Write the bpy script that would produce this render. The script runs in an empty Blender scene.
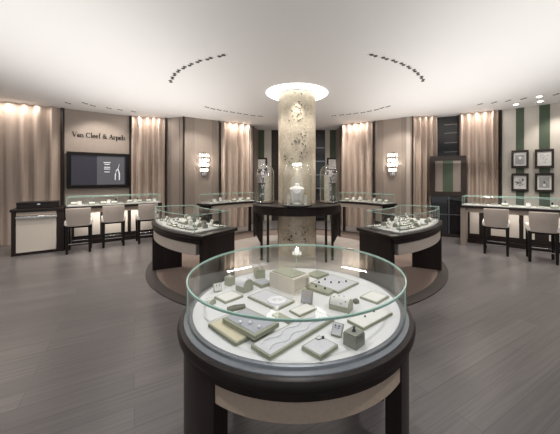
import bpy, math, random
from mathutils import Vector, Matrix
R = math.radians
PI = math.pi
C = bpy.context.scene.collection
SC = bpy.context.scene

# ------------------------------------------------------------------ camera, world, exposure, large lights
F, CX, HY, CH = 282.0, 297.0, 178.0, 1.6          # focal length in pixels, principal point, camera height
cam = bpy.data.cameras.new('camera'); camo = bpy.data.objects.new('camera', cam); C.objects.link(camo)
camo.location = (0, 0, CH); camo.rotation_euler = (PI/2, 0, 0)
cam.sensor_width = 36; cam.lens = 36*F/560
cam.shift_x = -(CX-280)/560; cam.shift_y = -(217-HY)/560
cam.clip_start = .05
SC.camera = camo
SC.view_settings.view_transform = 'Standard'; SC.view_settings.look = 'None'
SC.view_settings.exposure = 0.17; SC.view_settings.gamma = 1; SC.view_settings.use_curve_mapping = False
SC.cycles.transparent_max_bounces = 40
SC.cycles.max_bounces = 8
w = bpy.data.worlds.new('world'); SC.world = w; w.use_nodes = True
w.node_tree.nodes['Background'].inputs[0].default_value = (.93, .96, 1, 1)
w.node_tree.nodes['Background'].inputs[1].default_value = .55

def area(name, loc, target, sx, sy, power, col=(1, .93, .86)):
    l = bpy.data.lights.new(name, 'AREA'); l.shape = 'RECTANGLE'; l.size = sx; l.size_y = sy
    l.energy = power; l.color = col
    o = bpy.data.objects.new(name, l); C.objects.link(o); o.location = loc
    o.rotation_euler = (Vector(target)-Vector(loc)).to_track_quat('-Z', 'Y').to_euler()
    return o
def spot(name, loc, target, power, angle, blend=.6, col=(1, .93, .85), rad=.06):
    l = bpy.data.lights.new(name, 'SPOT'); l.energy = power; l.spot_size = R(angle); l.spot_blend = blend
    l.color = col; l.shadow_soft_size = rad
    o = bpy.data.objects.new(name, l); C.objects.link(o); o.location = loc
    o.rotation_euler = (Vector(target)-Vector(loc)).to_track_quat('-Z', 'Y').to_euler()
    return o
HC = 3.4                                            # ceiling height
for sx in (-1, 1): area('ceiling_fill_light', (sx*3.1, 4.0, 2.0), (sx*3.1, 4.0, 3.4), 3.2, 7.4, 90, (1, .975, .955))  # added fill aimed up at the ceiling, has no fixture

# ------------------------------------------------------------------ helpers
def at_z(px, py, z):                                # a pixel taken to the horizontal plane at height z
    Y = (CH-z)*F/(py-HY)
    return Vector(((px-CX)/F*Y, Y, z))
def link(name, me, mat, parent=None):
    o = bpy.data.objects.new(name, me); C.objects.link(o)
    if mat is not None: me.materials.append(mat)
    if parent is not None: o.parent = parent
    return o
def thing(name, label, cat, loc=(0, 0, 0), rz=0, group=None):
    o = bpy.data.objects.new(name, None); C.objects.link(o)
    o.location = loc; o.rotation_euler = (0, 0, rz); o['label'] = label; o['category'] = cat
    o.empty_display_size = .1
    if group: o['group'] = group
    return o
def tag(o, label, cat, group=None):
    o['label'] = label; o['category'] = cat
    if group: o['group'] = group
    return o
def copy_tree(o, parent=None):
    c = o.copy(); C.objects.link(c); c.parent = parent
    for ch in list(o.children): copy_tree(ch, c)
    return c

class MB:
    def __init__(s): s.v = []; s.f = []; s.M = Matrix.Identity(4)
    def add(s, vs, fs):
        n = len(s.v); s.v += [tuple(s.M @ Vector(p)) for p in vs]; s.f += [tuple(i+n for i in f) for f in fs]; return s
    def box(s, x0, x1, y0, y1, z0, z1, t=1.0):
        cx, cy = (x0+x1)/2, (y0+y1)/2
        vs = [(x0, y0, z0), (x1, y0, z0), (x1, y1, z0), (x0, y1, z0)]
        vs += [(cx+(x-cx)*t, cy+(y-cy)*t, z1) for x, y, z in vs]
        return s.add(vs, [(3, 2, 1, 0), (4, 5, 6, 7), (0, 1, 5, 4), (1, 2, 6, 5), (2, 3, 7, 6), (3, 0, 4, 7)])
    def prism(s, pts, z0, z1):
        n = len(pts); vs = [(x, y, z0) for x, y in pts]+[(x, y, z1) for x, y in pts]
        return s.add(vs, [tuple(range(n-1, -1, -1)), tuple(range(n, 2*n))]+[(i, (i+1) % n, (i+1) % n+n, i+n) for i in range(n)])
    def lathe(s, prof, n=48, cx=0, cy=0, closed=False):
        vs = []; fs = []; m = len(prof)
        for k in range(n):
            a = 2*PI*k/n
            for r, z in prof: vs.append((cx+r*math.cos(a), cy+r*math.sin(a), z))
        for k in range(n):
            k2 = (k+1) % n
            for j in range(m if closed else m-1):
                j2 = (j+1) % m
                fs.append((k*m+j, k2*m+j, k2*m+j2, k*m+j2))
        if not closed:
            if prof[0][0] > 1e-6: fs.append(tuple(k*m for k in range(n-1, -1, -1)))
            if prof[-1][0] > 1e-6: fs.append(tuple(k*m+m-1 for k in range(n)))
        return s.add(vs, fs)
    def arc(s, r1, r2, a1, a2, z1, z2, n=32, cx=0, cy=0):        # annular sector, degrees
        vs = []; fs = []
        for k in range(n+1):
            a = R(a1+(a2-a1)*k/n); c, q = math.cos(a), math.sin(a)
            vs += [(cx+r1*c, cy+r1*q, z1), (cx+r2*c, cy+r2*q, z1), (cx+r2*c, cy+r2*q, z2), (cx+r1*c, cy+r1*q, z2)]
        for k in range(n):
            b = 4*k
            for j in range(4): fs.append((b+j, b+(j+1) % 4, b+4+(j+1) % 4, b+4+j))
        fs += [(3, 2, 1, 0), (4*n, 4*n+1, 4*n+2, 4*n+3)]
        return s.add(vs, fs)
    def tube(s, pts, r, n=8, closed=False):
        pts = [Vector(p) for p in pts]; m = len(pts); vs = []; fs = []
        for i, p in enumerate(pts):
            a = pts[(i-1) % m] if (closed or i) else p; b = pts[(i+1) % m] if (closed or i < m-1) else p
            t = (b-a).normalized(); u = t.orthogonal() if abs(t.z) > .95 else t.cross(Vector((0, 0, 1)))
            u.normalize(); v = t.cross(u)
            rr = r[i] if isinstance(r, (list, tuple)) else r
            for k in range(n):
                q = 2*PI*k/n; vs.append(p+u*math.cos(q)*rr+v*math.sin(q)*rr)
        for i in range(m if closed else m-1):
            for k in range(n):
                fs.append((i*n+k, i*n+(k+1) % n, ((i+1) % m)*n+(k+1) % n, ((i+1) % m)*n+k))
        if not closed: fs += [tuple(range(n-1, -1, -1)), tuple((m-1)*n+k for k in range(n))]
        return s.add(vs, fs)
    def ball(s, x, y, z, r, n=10, sz=1.0):
        prof = [(r*math.sin(PI*j/(n//2+1)), z+sz*-r*math.cos(PI*j/(n//2+1))) for j in range(n//2+2)]
        prof[0] = (0, prof[0][1]); prof[-1] = (0, prof[-1][1])
        return s.lathe(prof, n, x, y)
    def build(s, name, mat, parent=None, smooth=False, bevel=0, seg=2):
        me = bpy.data.meshes.new(name); me.from_pydata(s.v, [], s.f); me.validate()
        import bmesh
        b = bmesh.new(); b.from_mesh(me); bmesh.ops.remove_doubles(b, verts=b.verts, dist=1e-5)
        bmesh.ops.recalc_face_normals(b, faces=b.faces); b.to_mesh(me); b.free()
        o = link(name, me, mat, parent)
        if smooth:
            for p in me.polygons: p.use_smooth = True
            try: me.set_sharp_from_angle(angle=R(35))
            except Exception: pass
        if bevel:
            m = o.modifiers.new('bevel', 'BEVEL'); m.width = bevel; m.segments = seg; m.limit_method = 'ANGLE'; m.angle_limit = R(40)
        return o

def struct(name, mb, mat, **k):
    o = mb.build(name, mat, **k); o['kind'] = 'structure'; return o

# ------------------------------------------------------------------ materials
def mat(name, col, rough=.5, metal=0, spec=.5, noise=0, nscale=20, bump=0, emit=0, stretch=None, ecol=None):
    m = bpy.data.materials.new(name); m.use_nodes = True; nt = m.node_tree; b = nt.nodes['Principled BSDF']
    b.inputs['Base Color'].default_value = (*col, 1); b.inputs['Roughness'].default_value = rough
    b.inputs['Metallic'].default_value = metal; b.inputs['Specular IOR Level'].default_value = spec
    tc = nt.nodes.new('ShaderNodeTexCoord'); nz = nt.nodes.new('ShaderNodeTexNoise'); nz.inputs['Scale'].default_value = nscale
    nz.inputs['Detail'].default_value = 4
    src = tc.outputs['Object']
    if stretch:
        mp = nt.nodes.new('ShaderNodeMapping'); mp.inputs['Scale'].default_value = stretch
        nt.links.new(src, mp.inputs[0]); src = mp.outputs[0]
    nt.links.new(src, nz.inputs['Vector'])
    cr = nt.nodes.new('ShaderNodeValToRGB'); nz_amt = noise or .04
    cr.color_ramp.elements[0].position = .3; cr.color_ramp.elements[1].position = .7
    cr.color_ramp.elements[0].color = (*[c*(1-nz_amt) for c in col], 1)
    cr.color_ramp.elements[1].color = (*[min(1, c*(1+nz_amt)) for c in col], 1)
    nt.links.new(nz.outputs['Fac'], cr.inputs[0]); nt.links.new(cr.outputs[0], b.inputs['Base Color'])
    if bump:
        bp = nt.nodes.new('ShaderNodeBump'); bp.inputs['Strength'].default_value = bump; bp.inputs['Distance'].default_value = .01
        nt.links.new(nz.outputs['Fac'], bp.inputs['Height']); nt.links.new(bp.outputs[0], b.inputs['Normal'])
    if emit:
        b.inputs['Emission Color'].default_value = (*(ecol or col), 1); b.inputs['Emission Strength'].default_value = emit
    return m
def glass_mat(name, tint, boost=1.0):
    m = bpy.data.materials.new(name); m.use_nodes = True; nt = m.node_tree
    for n in list(nt.nodes): nt.nodes.remove(n)
    out = nt.nodes.new('ShaderNodeOutputMaterial'); mx = nt.nodes.new('ShaderNodeMixShader')
    tr = nt.nodes.new('ShaderNodeBsdfTransparent'); tr.inputs[0].default_value = (*tint, 1)
    gl = nt.nodes.new('ShaderNodeBsdfGlossy'); gl.inputs['Roughness'].default_value = .01; gl.inputs['Color'].default_value = (.95, 1, .98, 1)
    lw = nt.nodes.new('ShaderNodeLayerWeight'); lw.inputs[0].default_value = .5      # facing = 1 - cos
    pw = nt.nodes.new('ShaderNodeMath'); pw.operation = 'POWER'; pw.inputs[1].default_value = 5
    mu = nt.nodes.new('ShaderNodeMath'); mu.operation = 'MULTIPLY_ADD'; mu.inputs[1].default_value = .9*boost; mu.inputs[2].default_value = .035*boost
    nt.links.new(lw.outputs['Facing'], pw.inputs[0]); nt.links.new(pw.outputs[0], mu.inputs[0]); nt.links.new(mu.outputs[0], mx.inputs[0])
    nt.links.new(tr.outputs[0], mx.inputs[1]); nt.links.new(gl.outputs[0], mx.inputs[2]); nt.links.new(mx.outputs[0], out.inputs[0])
    return m
M = {}
M['deck'] = mat('pearl_grey_lining', (.56, .56, .55), .6, noise=.15, nscale=25)
M['glass'] = glass_mat('clear_glass', (.982, .990, .988), .5)
M['dome'] = glass_mat('dome_glass', (.972, .972, .968), 1.7)
M['glass_edge'] = mat('green_glass_edge', (.36, .55, .48), .08, spec=.8, noise=.1)
M['ceiling'] = mat('ceiling_plaster', (.80, .785, .77), .9, noise=.01, nscale=.6)
M['dark'] = mat('dark_bronze_lacquer', (.020, .015, .014), .34, spec=.25, noise=.1)
M['darkwood'] = mat('espresso_wood', (.024, .017, .0155), .42, spec=.22, noise=.25, nscale=12, stretch=(1, 1, .1))
M['legwood'] = mat('black_stained_wood', (.010, .008, .007), .4, spec=.2)
M['band'] = mat('pale_beige_leather', (.56, .49, .43), .5, noise=.03)
M['beige'] = mat('beige_shagreen_leather', (.50, .39, .30), .55, noise=.06, nscale=70)
M['cream'] = mat('cream_leather', (.66, .60, .53), .5, noise=.01, nscale=30)
M['white'] = mat('white_satin_lining', (.74, .74, .745), .6, noise=.01)
M['steel'] = mat('brushed_grey_metal', (.22, .235, .26), .35, metal=.6, noise=.05)
M['chrome'] = mat('polished_chrome', (.75, .75, .75), .15, metal=1)
M['wall_taupe'] = mat('taupe_silk_wallcover', (.33, .275, .235), .7, noise=.05, nscale=60, stretch=(1, 1, .05))
M['wall_mid'] = mat('bronze_silk_wallcover', (.26, .215, .185), .6, noise=.07, nscale=40, stretch=(1, 1, .05))
M['wall_dark'] = mat('dark_bronze_trim', (.035, .026, .022), .45, spec=.25)
M['wall_cream'] = mat('cream_wallpaper', (.56, .52, .46), .75, noise=.03, nscale=60, stretch=(1, 1, .05))
M['green'] = mat('sage_green_stripe', (.062, .088, .056), .7, noise=.05)
M['curtain'] = mat('pink_beige_silk_curtain', (.50, .405, .34), .5, noise=.16, nscale=9, stretch=(1, 1, .03))
M['black_glass'] = mat('black_glass', (.012, .012, .014), .06, spec=.7)
M['window_dark'] = mat('smoked_window_glass', (.02, .021, .024), .08, spec=.6)
M['seat'] = mat('pearl_seat_fabric', (.76, .73, .69), .7, noise=.05, nscale=80)
M['back'] = mat('taupe_backrest_fabric', (.43, .375, .335), .7, noise=.05, nscale=80)
M['tray'] = mat('sage_green_tray_leather', (.33, .34, .25), .55, noise=.06, nscale=60)
M['trayline'] = mat('dark_tray_groove', (.10, .10, .07), .6)
M['pad'] = mat('pale_grey_velvet', (.62, .62, .65), .8, noise=.05, nscale=60)
M['padgrey'] = mat('silver_grey_velvet', (.40, .41, .45), .8, noise=.05, nscale=60)
M['padwhite'] = mat('white_velvet', (.78, .77, .73), .8, noise=.03)
M['padbeige'] = mat('sand_velvet', (.66, .60, .44), .8, noise=.05)
M['cube'] = mat('sage_leather_block', (.25, .255, .215), .5, noise=.06, nscale=60)
M['pearl'] = mat('white_gemstones', (.85, .85, .88), .15, spec=.8)
M['gem'] = mat('dark_gemstones', (.03, .03, .045), .15, spec=.8)
M['pink'] = mat('rose_gemstones', (.55, .30, .29), .3)
M['gold'] = mat('yellow_gold', (.80, .58, .30), .25, metal=1)
M['leaf'] = mat('dark_bronze_leaf', (.075, .065, .045), .5, metal=.2, noise=.3)
M['screen'] = mat('dark_violet_screen', (.03, .027, .04), .1, emit=.2, ecol=(.06, .055, .065))
M['screen_grey'] = mat('grey_screen_picture', (.07, .07, .075), .15, emit=.22, ecol=(.22, .21, .23))
M['screen_white'] = mat('white_screen_caption', (.6, .6, .6), .3, emit=.6, ecol=(.7, .7, .75))
M['lamp'] = mat('lit_lamp_glass', (1, .95, .9), .3, emit=9, ecol=(1, .93, .84))
M['halo'] = mat('lit_opal_ring', (1, .98, .95), .4, emit=3.2, ecol=(1, .97, .92))
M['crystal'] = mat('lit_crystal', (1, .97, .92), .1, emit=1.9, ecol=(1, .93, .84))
M['platform'] = mat('brown_carpet', (.22, .165, .14), .9, noise=.12, nscale=60, bump=.2)
M['platform_edge'] = mat('dark_platform_border', (.045, .038, .035), .5)
M['light_floor'] = mat('pale_marble', (.50, .455, .42), .35, noise=.1, nscale=4)
M['paper'] = mat('grey_print_paper', (.36, .36, .36), .7, noise=.25, nscale=30)
M['matboard'] = mat('white_mat_board', (.76, .75, .73), .7)
M['ink'] = mat('dark_ink', (.06, .055, .06), .7)
M['blossom'] = mat('white_blossom', (.75, .68, .74), .5)

def floor_mat():
    m = bpy.data.materials.new('dark_oak_planks'); m.use_nodes = True; nt = m.node_tree; b = nt.nodes['Principled BSDF']; L = nt.links
    tc = nt.nodes.new('ShaderNodeTexCoord'); mp = nt.nodes.new('ShaderNodeMapping'); mp.inputs['Rotation'].default_value = (0, 0, R(-30))
    L.new(tc.outputs['Object'], mp.inputs[0])
    br = nt.nodes.new('ShaderNodeTexBrick'); br.inputs['Scale'].default_value = 1; br.inputs['Brick Width'].default_value = 1.9
    br.inputs['Row Height'].default_value = .19; br.inputs['Mortar Size'].default_value = .0022; br.inputs['Mortar Smooth'].default_value = .2
    br.inputs['Color1'].default_value = (.135, .125, .127, 1); br.inputs['Color2'].default_value = (.168, .156, .155, 1)
    br.inputs['Mortar'].default_value = (.09, .085, .085, 1); br.offset = .37
    L.new(mp.outputs[0], br.inputs[0])
    mp2 = nt.nodes.new('ShaderNodeMapping'); mp2.inputs['Scale'].default_value = (.9, 26, 1); L.new(mp.outputs[0], mp2.inputs[0])
    nz = nt.nodes.new('ShaderNodeTexNoise'); nz.inputs['Scale'].default_value = 1.6; nz.inputs['Detail'].default_value = 6; L.new(mp2.outputs[0], nz.inputs[0])
    mx = nt.nodes.new('ShaderNodeMix'); mx.data_type = 'RGBA'; mx.blend_type = 'MULTIPLY'; mx.inputs[0].default_value = 1
    cr = nt.nodes.new('ShaderNodeValToRGB'); cr.color_ramp.elements[0].position = .3; cr.color_ramp.elements[1].position = .7
    cr.color_ramp.elements[0].color = (.80, .80, .80, 1); cr.color_ramp.elements[1].color = (1.15, 1.13, 1.12, 1)
    L.new(nz.outputs['Fac'], cr.inputs[0]); L.new(br.outputs['Color'], mx.inputs[6]); L.new(cr.outputs[0], mx.inputs[7]); L.new(mx.outputs[2], b.inputs['Base Color'])
    b.inputs['Roughness'].default_value = .30; b.inputs['Specular IOR Level'].default_value = .5
    bp = nt.nodes.new('ShaderNodeBump'); bp.inputs['Strength'].default_value = .25; bp.inputs['Distance'].default_value = .004
    L.new(nz.outputs['Fac'], bp.inputs['Height']); L.new(bp.outputs[0], b.inputs['Normal'])
    return m
M['floor'] = floor_mat()
def column_mat():
    m = bpy.data.materials.new('champagne_mosaic'); m.use_nodes = True; nt = m.node_tree; b = nt.nodes['Principled BSDF']; L = nt.links
    tc = nt.nodes.new('ShaderNodeTexCoord')
    v = nt.nodes.new('ShaderNodeTexVoronoi'); v.inputs['Scale'].default_value = 42; L.new(tc.outputs['Object'], v.inputs[0])
    nz = nt.nodes.new('ShaderNodeTexNoise'); nz.inputs['Scale'].default_value = 3; nz.inputs['Detail'].default_value = 5; L.new(tc.outputs['Object'], nz.inputs[0])
    ma = nt.nodes.new('ShaderNodeMath'); ma.operation = 'MULTIPLY_ADD'; ma.inputs[1].default_value = .35; L.new(v.outputs['Color'], ma.inputs[0]); L.new(nz.outputs['Fac'], ma.inputs[2])
    cr = nt.nodes.new('ShaderNodeValToRGB'); cr.color_ramp.elements[0].position = .35; cr.color_ramp.elements[1].position = .95
    cr.color_ramp.elements[0].color = (.41, .35, .26, 1); cr.color_ramp.elements[1].color = (.76, .68, .54, 1)
    L.new(ma.outputs[0], cr.inputs[0]); L.new(cr.outputs[0], b.inputs['Base Color'])
    b.inputs['Roughness'].default_value = .38; b.inputs['Metallic'].default_value = .25
    return m
M['column'] = column_mat()

# ------------------------------------------------------------------ the room shell
CO = Vector((0, 6.0, 0))                            # centre of the column and of the circular platform
struct('floor', MB().box(-11, 11, -4, 13, -.1, 0), M['floor'])
struct('ceiling', MB().box(-11, 11, -4, 13, HC, HC+.1), M['ceiling'])
def wall(name, a, b, m, t=.12, z0=0, z1=HC):
    a = Vector(a); b = Vector(b); d = (b-a).normalized(); n = Vector((-d.y, d.x))
    if n.dot(a-Vector((0, 4))) < 0: n = -n
    mb = MB(); mb.prism([tuple(a), tuple(b), tuple(b+n*t), tuple(a+n*t)], z0, z1)
    return struct(name, mb, m)
SL = (-1, 1)
# left side
wall('wall_left', (-9.4, -4), (-9.4, 4.9), M['wall_taupe'])
wall('wall_left_behind_curtain', (-9.4, 4.9), (-6.12, 7.42), M['wall_taupe'])
wall('wall_left_television', (-6.03, 7.30), (-4.85, 8.24), M['wall_taupe'], .2)
wall('wall_left_behind_second_curtain', (-4.95, 8.36), (-3.9, 8.75), M['wall_taupe'])
wall('wall_left_pier', (-3.92, 8.50), (-3.34, 8.30), M['wall_mid'], .3)
wall('wall_left_sconce', (-3.30, 8.27), (-2.46, 8.90), M['wall_taupe'], .3)
wall('wall_left_behind_third_curtain', (-2.55, 9.15), (-1.55, 9.85), M['wall_taupe'])
wall('wall_left_back_return', (-1.55, 9.85), (-1.45, 10.6), M['wall_mid'])
wall('wall_back', (-1.6, 10.6), (1.6, 10.6), M['wall_cream'])
wall('wall_right_back_return', (1.45, 10.6), (1.55, 9.85), M['wall_mid'])
wall('wall_right_behind_first_curtain', (1.55, 9.85), (2.55, 9.15), M['wall_taupe'])
wall('wall_right_sconce', (2.46, 8.90), (3.34, 8.24), M['wall_taupe'], .3)
wall('wall_right_behind_second_curtain', (3.34, 8.55), (4.05, 8.45), M['wall_taupe'])
wall('wall_right_behind_third_curtain', (4.62, 8.12), (5.46, 7.66), M['wall_taupe'])
wall('wall_right_pictures', (5.42, 7.53), (7.75, 5.5), M['wall_cream'], .2)
wall('wall_right_far', (7.75, 5.5), (9.4, 3.9), M['wall_taupe'])
wall('wall_right', (9.4, 3.9), (9.4, -4), M['wall_taupe'])
# narrow dark trims between the wall bays
def trim(k, p, wd=.05, z1=HC, m='wall_dark'):
    struct('trim_%d' % k, MB().box(p[0]-wd/2, p[0]+wd/2, p[1]-wd/2, p[1]+wd/2, 0, z1), M[m])
for k, p in enumerate([(-6.04, 7.26), (-4.83, 8.20), (-3.31, 8.24), (-3.93, 8.44), (-2.44, 8.84), (2.44, 8.84), (3.36, 8.20), (5.40, 7.50), (4.60, 8.05), (-1.5, 9.8), (1.5, 9.8)], 1):
    trim(k, p, .06 if k in (1, 2, 8) else (.04 if k == 3 else .025))
# vertical silk bands on the sconce bays and the stripes of the wallpaper, each a slab of the covering
def bands(name, a, b, spans, m, off=.012, z0=0, z1=HC):
    a = Vector(a); b = Vector(b); d = b-a; L = d.length; u = d/L; n = Vector((u.y, -u.x))
    if n.dot(a-Vector((0, 4))) > 0: n = -n
    mb = MB()
    for s0, s1 in spans:
        p, q = a+u*s0*L, a+u*s1*L
        mb.prism([tuple(p), tuple(q), tuple(q+n*off), tuple(p+n*off)], z0, z1)
    return struct(name, mb, m)
bands('trim_12', (-3.30, 8.27), (-2.46, 8.90), [(.02, .28), (.78, .98)], M['wall_mid'])
bands('trim_13', (2.46, 8.90), (3.34, 8.24), [(.02, .25), (.74, .86)], M['wall_mid'])
bands('trim_14', (-3.92, 8.50), (-3.34, 8.30), [(.3, .75)], M['wall_taupe'])
bands('trim_15', (2.46, 8.90), (3.34, 8.24), [(.88, .97)], M['back'])
bands('trim_16', (5.42, 7.53), (7.75, 5.5), [(.109, .162), (.257, .322), (.44, .52), (.66, .75)], M['green'])
bands('trim_17', (-1.6, 10.6), (1.6, 10.6), [(.035, .115), (.885, .965)], M['green'])
bands('trim_18', (-1.6, 10.6), (1.6, 10.6), [(.20, .30), (.66, .83)], M['wall_dark'])
# windows: dark glazing between the curtains beside the pictures wall, and behind the column
w1 = struct('window_1', MB().prism([(4.0, 8.50), (4.66, 8.16), (4.70, 8.26), (4.04, 8.60)], 0, HC), M['window_dark'])
mb = MB()
for z in (2.35, 2.62, 2.9, 3.15): mb.prism([(4.34, 8.29), (4.66, 8.12), (4.67, 8.15), (4.35, 8.32)], z, z+.022)
mb.build('window_frame', M['wall_mid'], w1)
w2 = struct('window_2', MB().box(.62, 1.02, 10.50, 10.56, .1, 3.3), M['window_dark'])
mb = MB()
for z in (1.2, 1.7, 2.2, 2.7): mb.box(.62, 1.02, 10.46, 10.51, z, z+.04)
mb.build('window_frame', M['steel'], w2)
# low dark skirting along the bays
def skirt(name, a, b, h=.14):
    a = Vector(a); b = Vector(b); d = (b-a).normalized(); n = Vector((d.y, -d.x))
    if n.dot(a-Vector((0, 4))) > 0: n = -n
    struct(name, MB().prism([tuple(a), tuple(b), tuple(b+n*.03), tuple(a+n*.03)], 0, h), M['wall_dark'])
skirt('baseboard_left', (-6.03, 7.30), (-4.85, 8.24)); skirt('baseboard_left_sconce', (-3.30, 8.27), (-2.46, 8.90), .25)
skirt('baseboard_right_sconce', (2.46, 8.90), (3.34, 8.24), .25); skirt('baseboard_right', (5.42, 7.53), (7.75, 5.5))
# pale panels on the lower part of the television bay and pictures bay seen below the counters
# circular platform: pale stone centre, brown carpet ring, dark border
def ring(name, r1, r2, z, m):
    mb = MB()
    prof = [(r1, 0), (r2, 0), (r2, z), (r1, z)] if r1 > 0 else [(0, 0), (r2, 0), (r2, z), (0, z)]
    mb.lathe(prof, 128, CO.x, CO.y, closed=True)
    return struct(name, mb, m)
ring('floor_stone_circle', 0, 1.95, .012, M['light_floor'])
ring('floor_carpet_ring', 1.95, 2.68, .014, M['platform'])
ring('floor_platform_border', 2.68, 2.84, .016, M['platform_edge'])

# ------------------------------------------------------------------ curtains
def curtain(a, b, folds, label, z0=.006, z1=HC-.01, amp=.085, seed=0, glow=14):
    rnd = random.Random(seed); a = Vector(a); b = Vector(b); d = b-a; L = d.length; u = d/L; n = Vector((u.y, -u.x))
    if n.dot(a-Vector((0, 4))) > 0: n = -n
    N = folds*12; vs = []; fs = []; ph = [rnd.uniform(-.9, .9) for _ in range(folds+2)]; am = [rnd.uniform(.45, 1.2) for _ in range(folds+2)]
    zs = [z0, .8, 1.6, 2.4, 3.0, z1]
    for j, z in enumerate(zs):
        for i in range(N+1):
            t = i/N; k = t*folds; ki = int(k); fr = k-ki
            A = am[ki]*(1-fr)+am[ki+1]*fr; P = ph[ki]*(1-fr)+ph[ki+1]*fr
            o = A*amp*math.sin(2*PI*k+P+.25*math.sin(j*1.3+ki))
            p = a+u*(t*L)+n*(.07+o); vs.append((p.x, p.y, z))
    m = len(vs)
    for x, y, z in list(vs): vs.append((x-n.x*.008, y-n.y*.008, z))
    W = N+1
    for j in range(len(zs)-1):
        for i in range(N):
            q = j*W+i; fs.append((q, q+1, q+W+1, q+W)); fs.append((m+q, m+q+W, m+q+W+1, m+q+1))
        fs.append((j*W, (j+1)*W, m+(j+1)*W, m+j*W)); e = j*W+N; fs.append((e, m+e, m+e+W, e+W))
    for i in range(N):
        fs.append((i, m+i, m+i+1, i+1)); t = (len(zs)-1)*W+i; fs.append((t, t+1, m+t+1, m+t))
    o = MB().add(vs, fs).build('curtain', M['curtain'], smooth=True)
    tag(o, label, 'curtain', 'floor length silk curtains')
    if glow:                                        # the lit slot in the ceiling above the curtain
        c = (a+b)/2+n*.24
        l = area('curtain_slot_light', (c.x, c.y, HC-.015), (c.x-n.x*.12, c.y-n.y*.12, 0), .05, L*.8, glow*L, (1, .91, .83))
        l.rotation_euler = (0, 0, math.atan2(u.y, u.x)-PI/2)
    return o
curtain((-8.9, 5.25), (-6.12, 7.30), 14, 'wide pleated pink beige curtain behind the cabinet, before the television wall', seed=1, glow=8)
curtain((-4.80, 8.22), (-3.98, 8.50), 5, 'pink beige curtain between television wall and bronze pier', seed=2, glow=9)
curtain((-2.42, 8.98), (-1.56, 9.62), 5, 'pink beige curtain behind the back curved case, next to bay with sconce on television side', seed=3, glow=10)
curtain((1.56, 9.62), (2.42, 8.98), 5, 'pink beige curtain behind the back curved case, next to bay with sconce on pictures side', seed=4, glow=10)
curtain((3.42, 8.36), (4.06, 8.22), 4, 'pink beige curtain gathered between wall sconce and smoked window', seed=5, glow=4)
curtain((4.62, 7.98), (5.36, 7.52), 5, 'pink beige curtain between smoked window and striped pictures wall', seed=6, glow=8)

# ------------------------------------------------------------------ column with lit ring
col = thing('column', 'round champagne mosaic column with bronze leaves rising through the glass dome table', 'column', CO)
MB().lathe([(.394, .012), (.394, HC-.05)], 64).build('shaft', M['column'], col, smooth=True)
def leaf_mb(spots, seed):
    rnd = random.Random(seed); mb = MB()
    for (px, z, n, sp, spz) in spots:
        for _ in range(n):
            a = -PI/2+(px+rnd.gauss(0, sp))/.394; zz = z+rnd.gauss(0, spz); th = rnd.uniform(0, PI); s = rnd.uniform(.010, .026)
            pts = []
            for (u, v) in ((-1, 0), (-.3, .38), (.5, .3), (1, 0), (.4, -.32), (-.4, -.36)):
                uu = (u*math.cos(th)-v*math.sin(th))*s; vv = (u*math.sin(th)+v*math.cos(th))*s
                pts.append((uu, vv))
            ins = [(.392*math.cos(a+u/.394), .392*math.sin(a+u/.394), zz+v) for u, v in pts]
            out = [(.400*math.cos(a+u/.394), .400*math.sin(a+u/.394), zz+v) for u, v in pts]
            mb.add(ins+out, [tuple(range(5, -1, -1)), tuple(range(6, 12))]+[(i, (i+1) % 6, (i+1) % 6+6, i+6) for i in range(6)])
    return mb
leaf_mb([(.02, 3.05, 16, .10, .10), (0, 2.85, 8, .05, .06), (.1, 2.45, 10, .04, .08), (.06, 2.25, 12, .09, .06), (.16, 2.1, 12, .08, .06), (-.2, 2.0, 9, .1, .08), (-.1, 1.86, 8, .08, .03),
         (-.13, .48, 14, .06, .09), (.14, .50, 14, .07, .09), (.16, .36, 8, .05, .04), (-.17, .34, 8, .05, .03), (0, 2.7, 10, .2, .3)], 5).build('leaf_pattern', M['leaf'], col)
h = MB(); h.lathe([(.40, HC-.03), (.62, HC-.03), (.65, HC-.012), (.65, HC), (.40, HC)], 64, closed=True)
h.build('light_ring', M['halo'], col, smooth=True)

# ------------------------------------------------------------------ ring table round the column with glass domes
tb = thing('display_table', 'ring shaped dark bronze table around the mosaic column under the glass domes', 'table', CO)
MB().lathe([(.41, 1.045), (.92, 1.045), (.935, 1.055), (.935, 1.068), (.92, 1.08), (.41, 1.08)], 72, closed=True).build('table_top', M['dark'], tb, smooth=True)
MB().lathe([(.86, .90), (.90, .90), (.90, 1.045), (.86, 1.045)], 72, closed=True).build('apron', M['darkwood'], tb, smooth=True)
for a in (218, 231, 309, 322, 120, 60):
    x, y = .87*math.cos(R(a)), .87*math.sin(R(a))
    MB().box(x-.022, x+.022, y-.022, y+.022, .012, .92).build('leg', M['dark'], tb)
for sgn in (-1, 1):                                 # curved side screens with a slanting lower edge
    vs = []; fs = []; N = 14
    for k in range(N+1):
        t = k/N; a = R(90-sgn*(-1)*0) ; ang = R(182-30*t) if sgn < 0 else R(-2+30*t)
        zb = .36-.28*0*t if t < .5 else .36-.28*(t-.5)*2
        for r in (.895, .925): vs.append((r*math.cos(ang), r*math.sin(ang), zb)); vs.append((r*math.cos(ang), r*math.sin(ang), 1.045))
    for k in range(N):
        b = 4*k
        fs += [(b, b+1, b+5, b+4), (b+2, b+6, b+7, b+3), (b, b+4, b+6, b+2), (b+1, b+3, b+7, b+5)]
    fs += [(0, 2, 3, 1), (4*N, 4*N+1, 4*N+3, 4*N+2)]
    MB().add(vs, fs).build('side_panel', M['darkwood'], tb, smooth=True)
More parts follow.
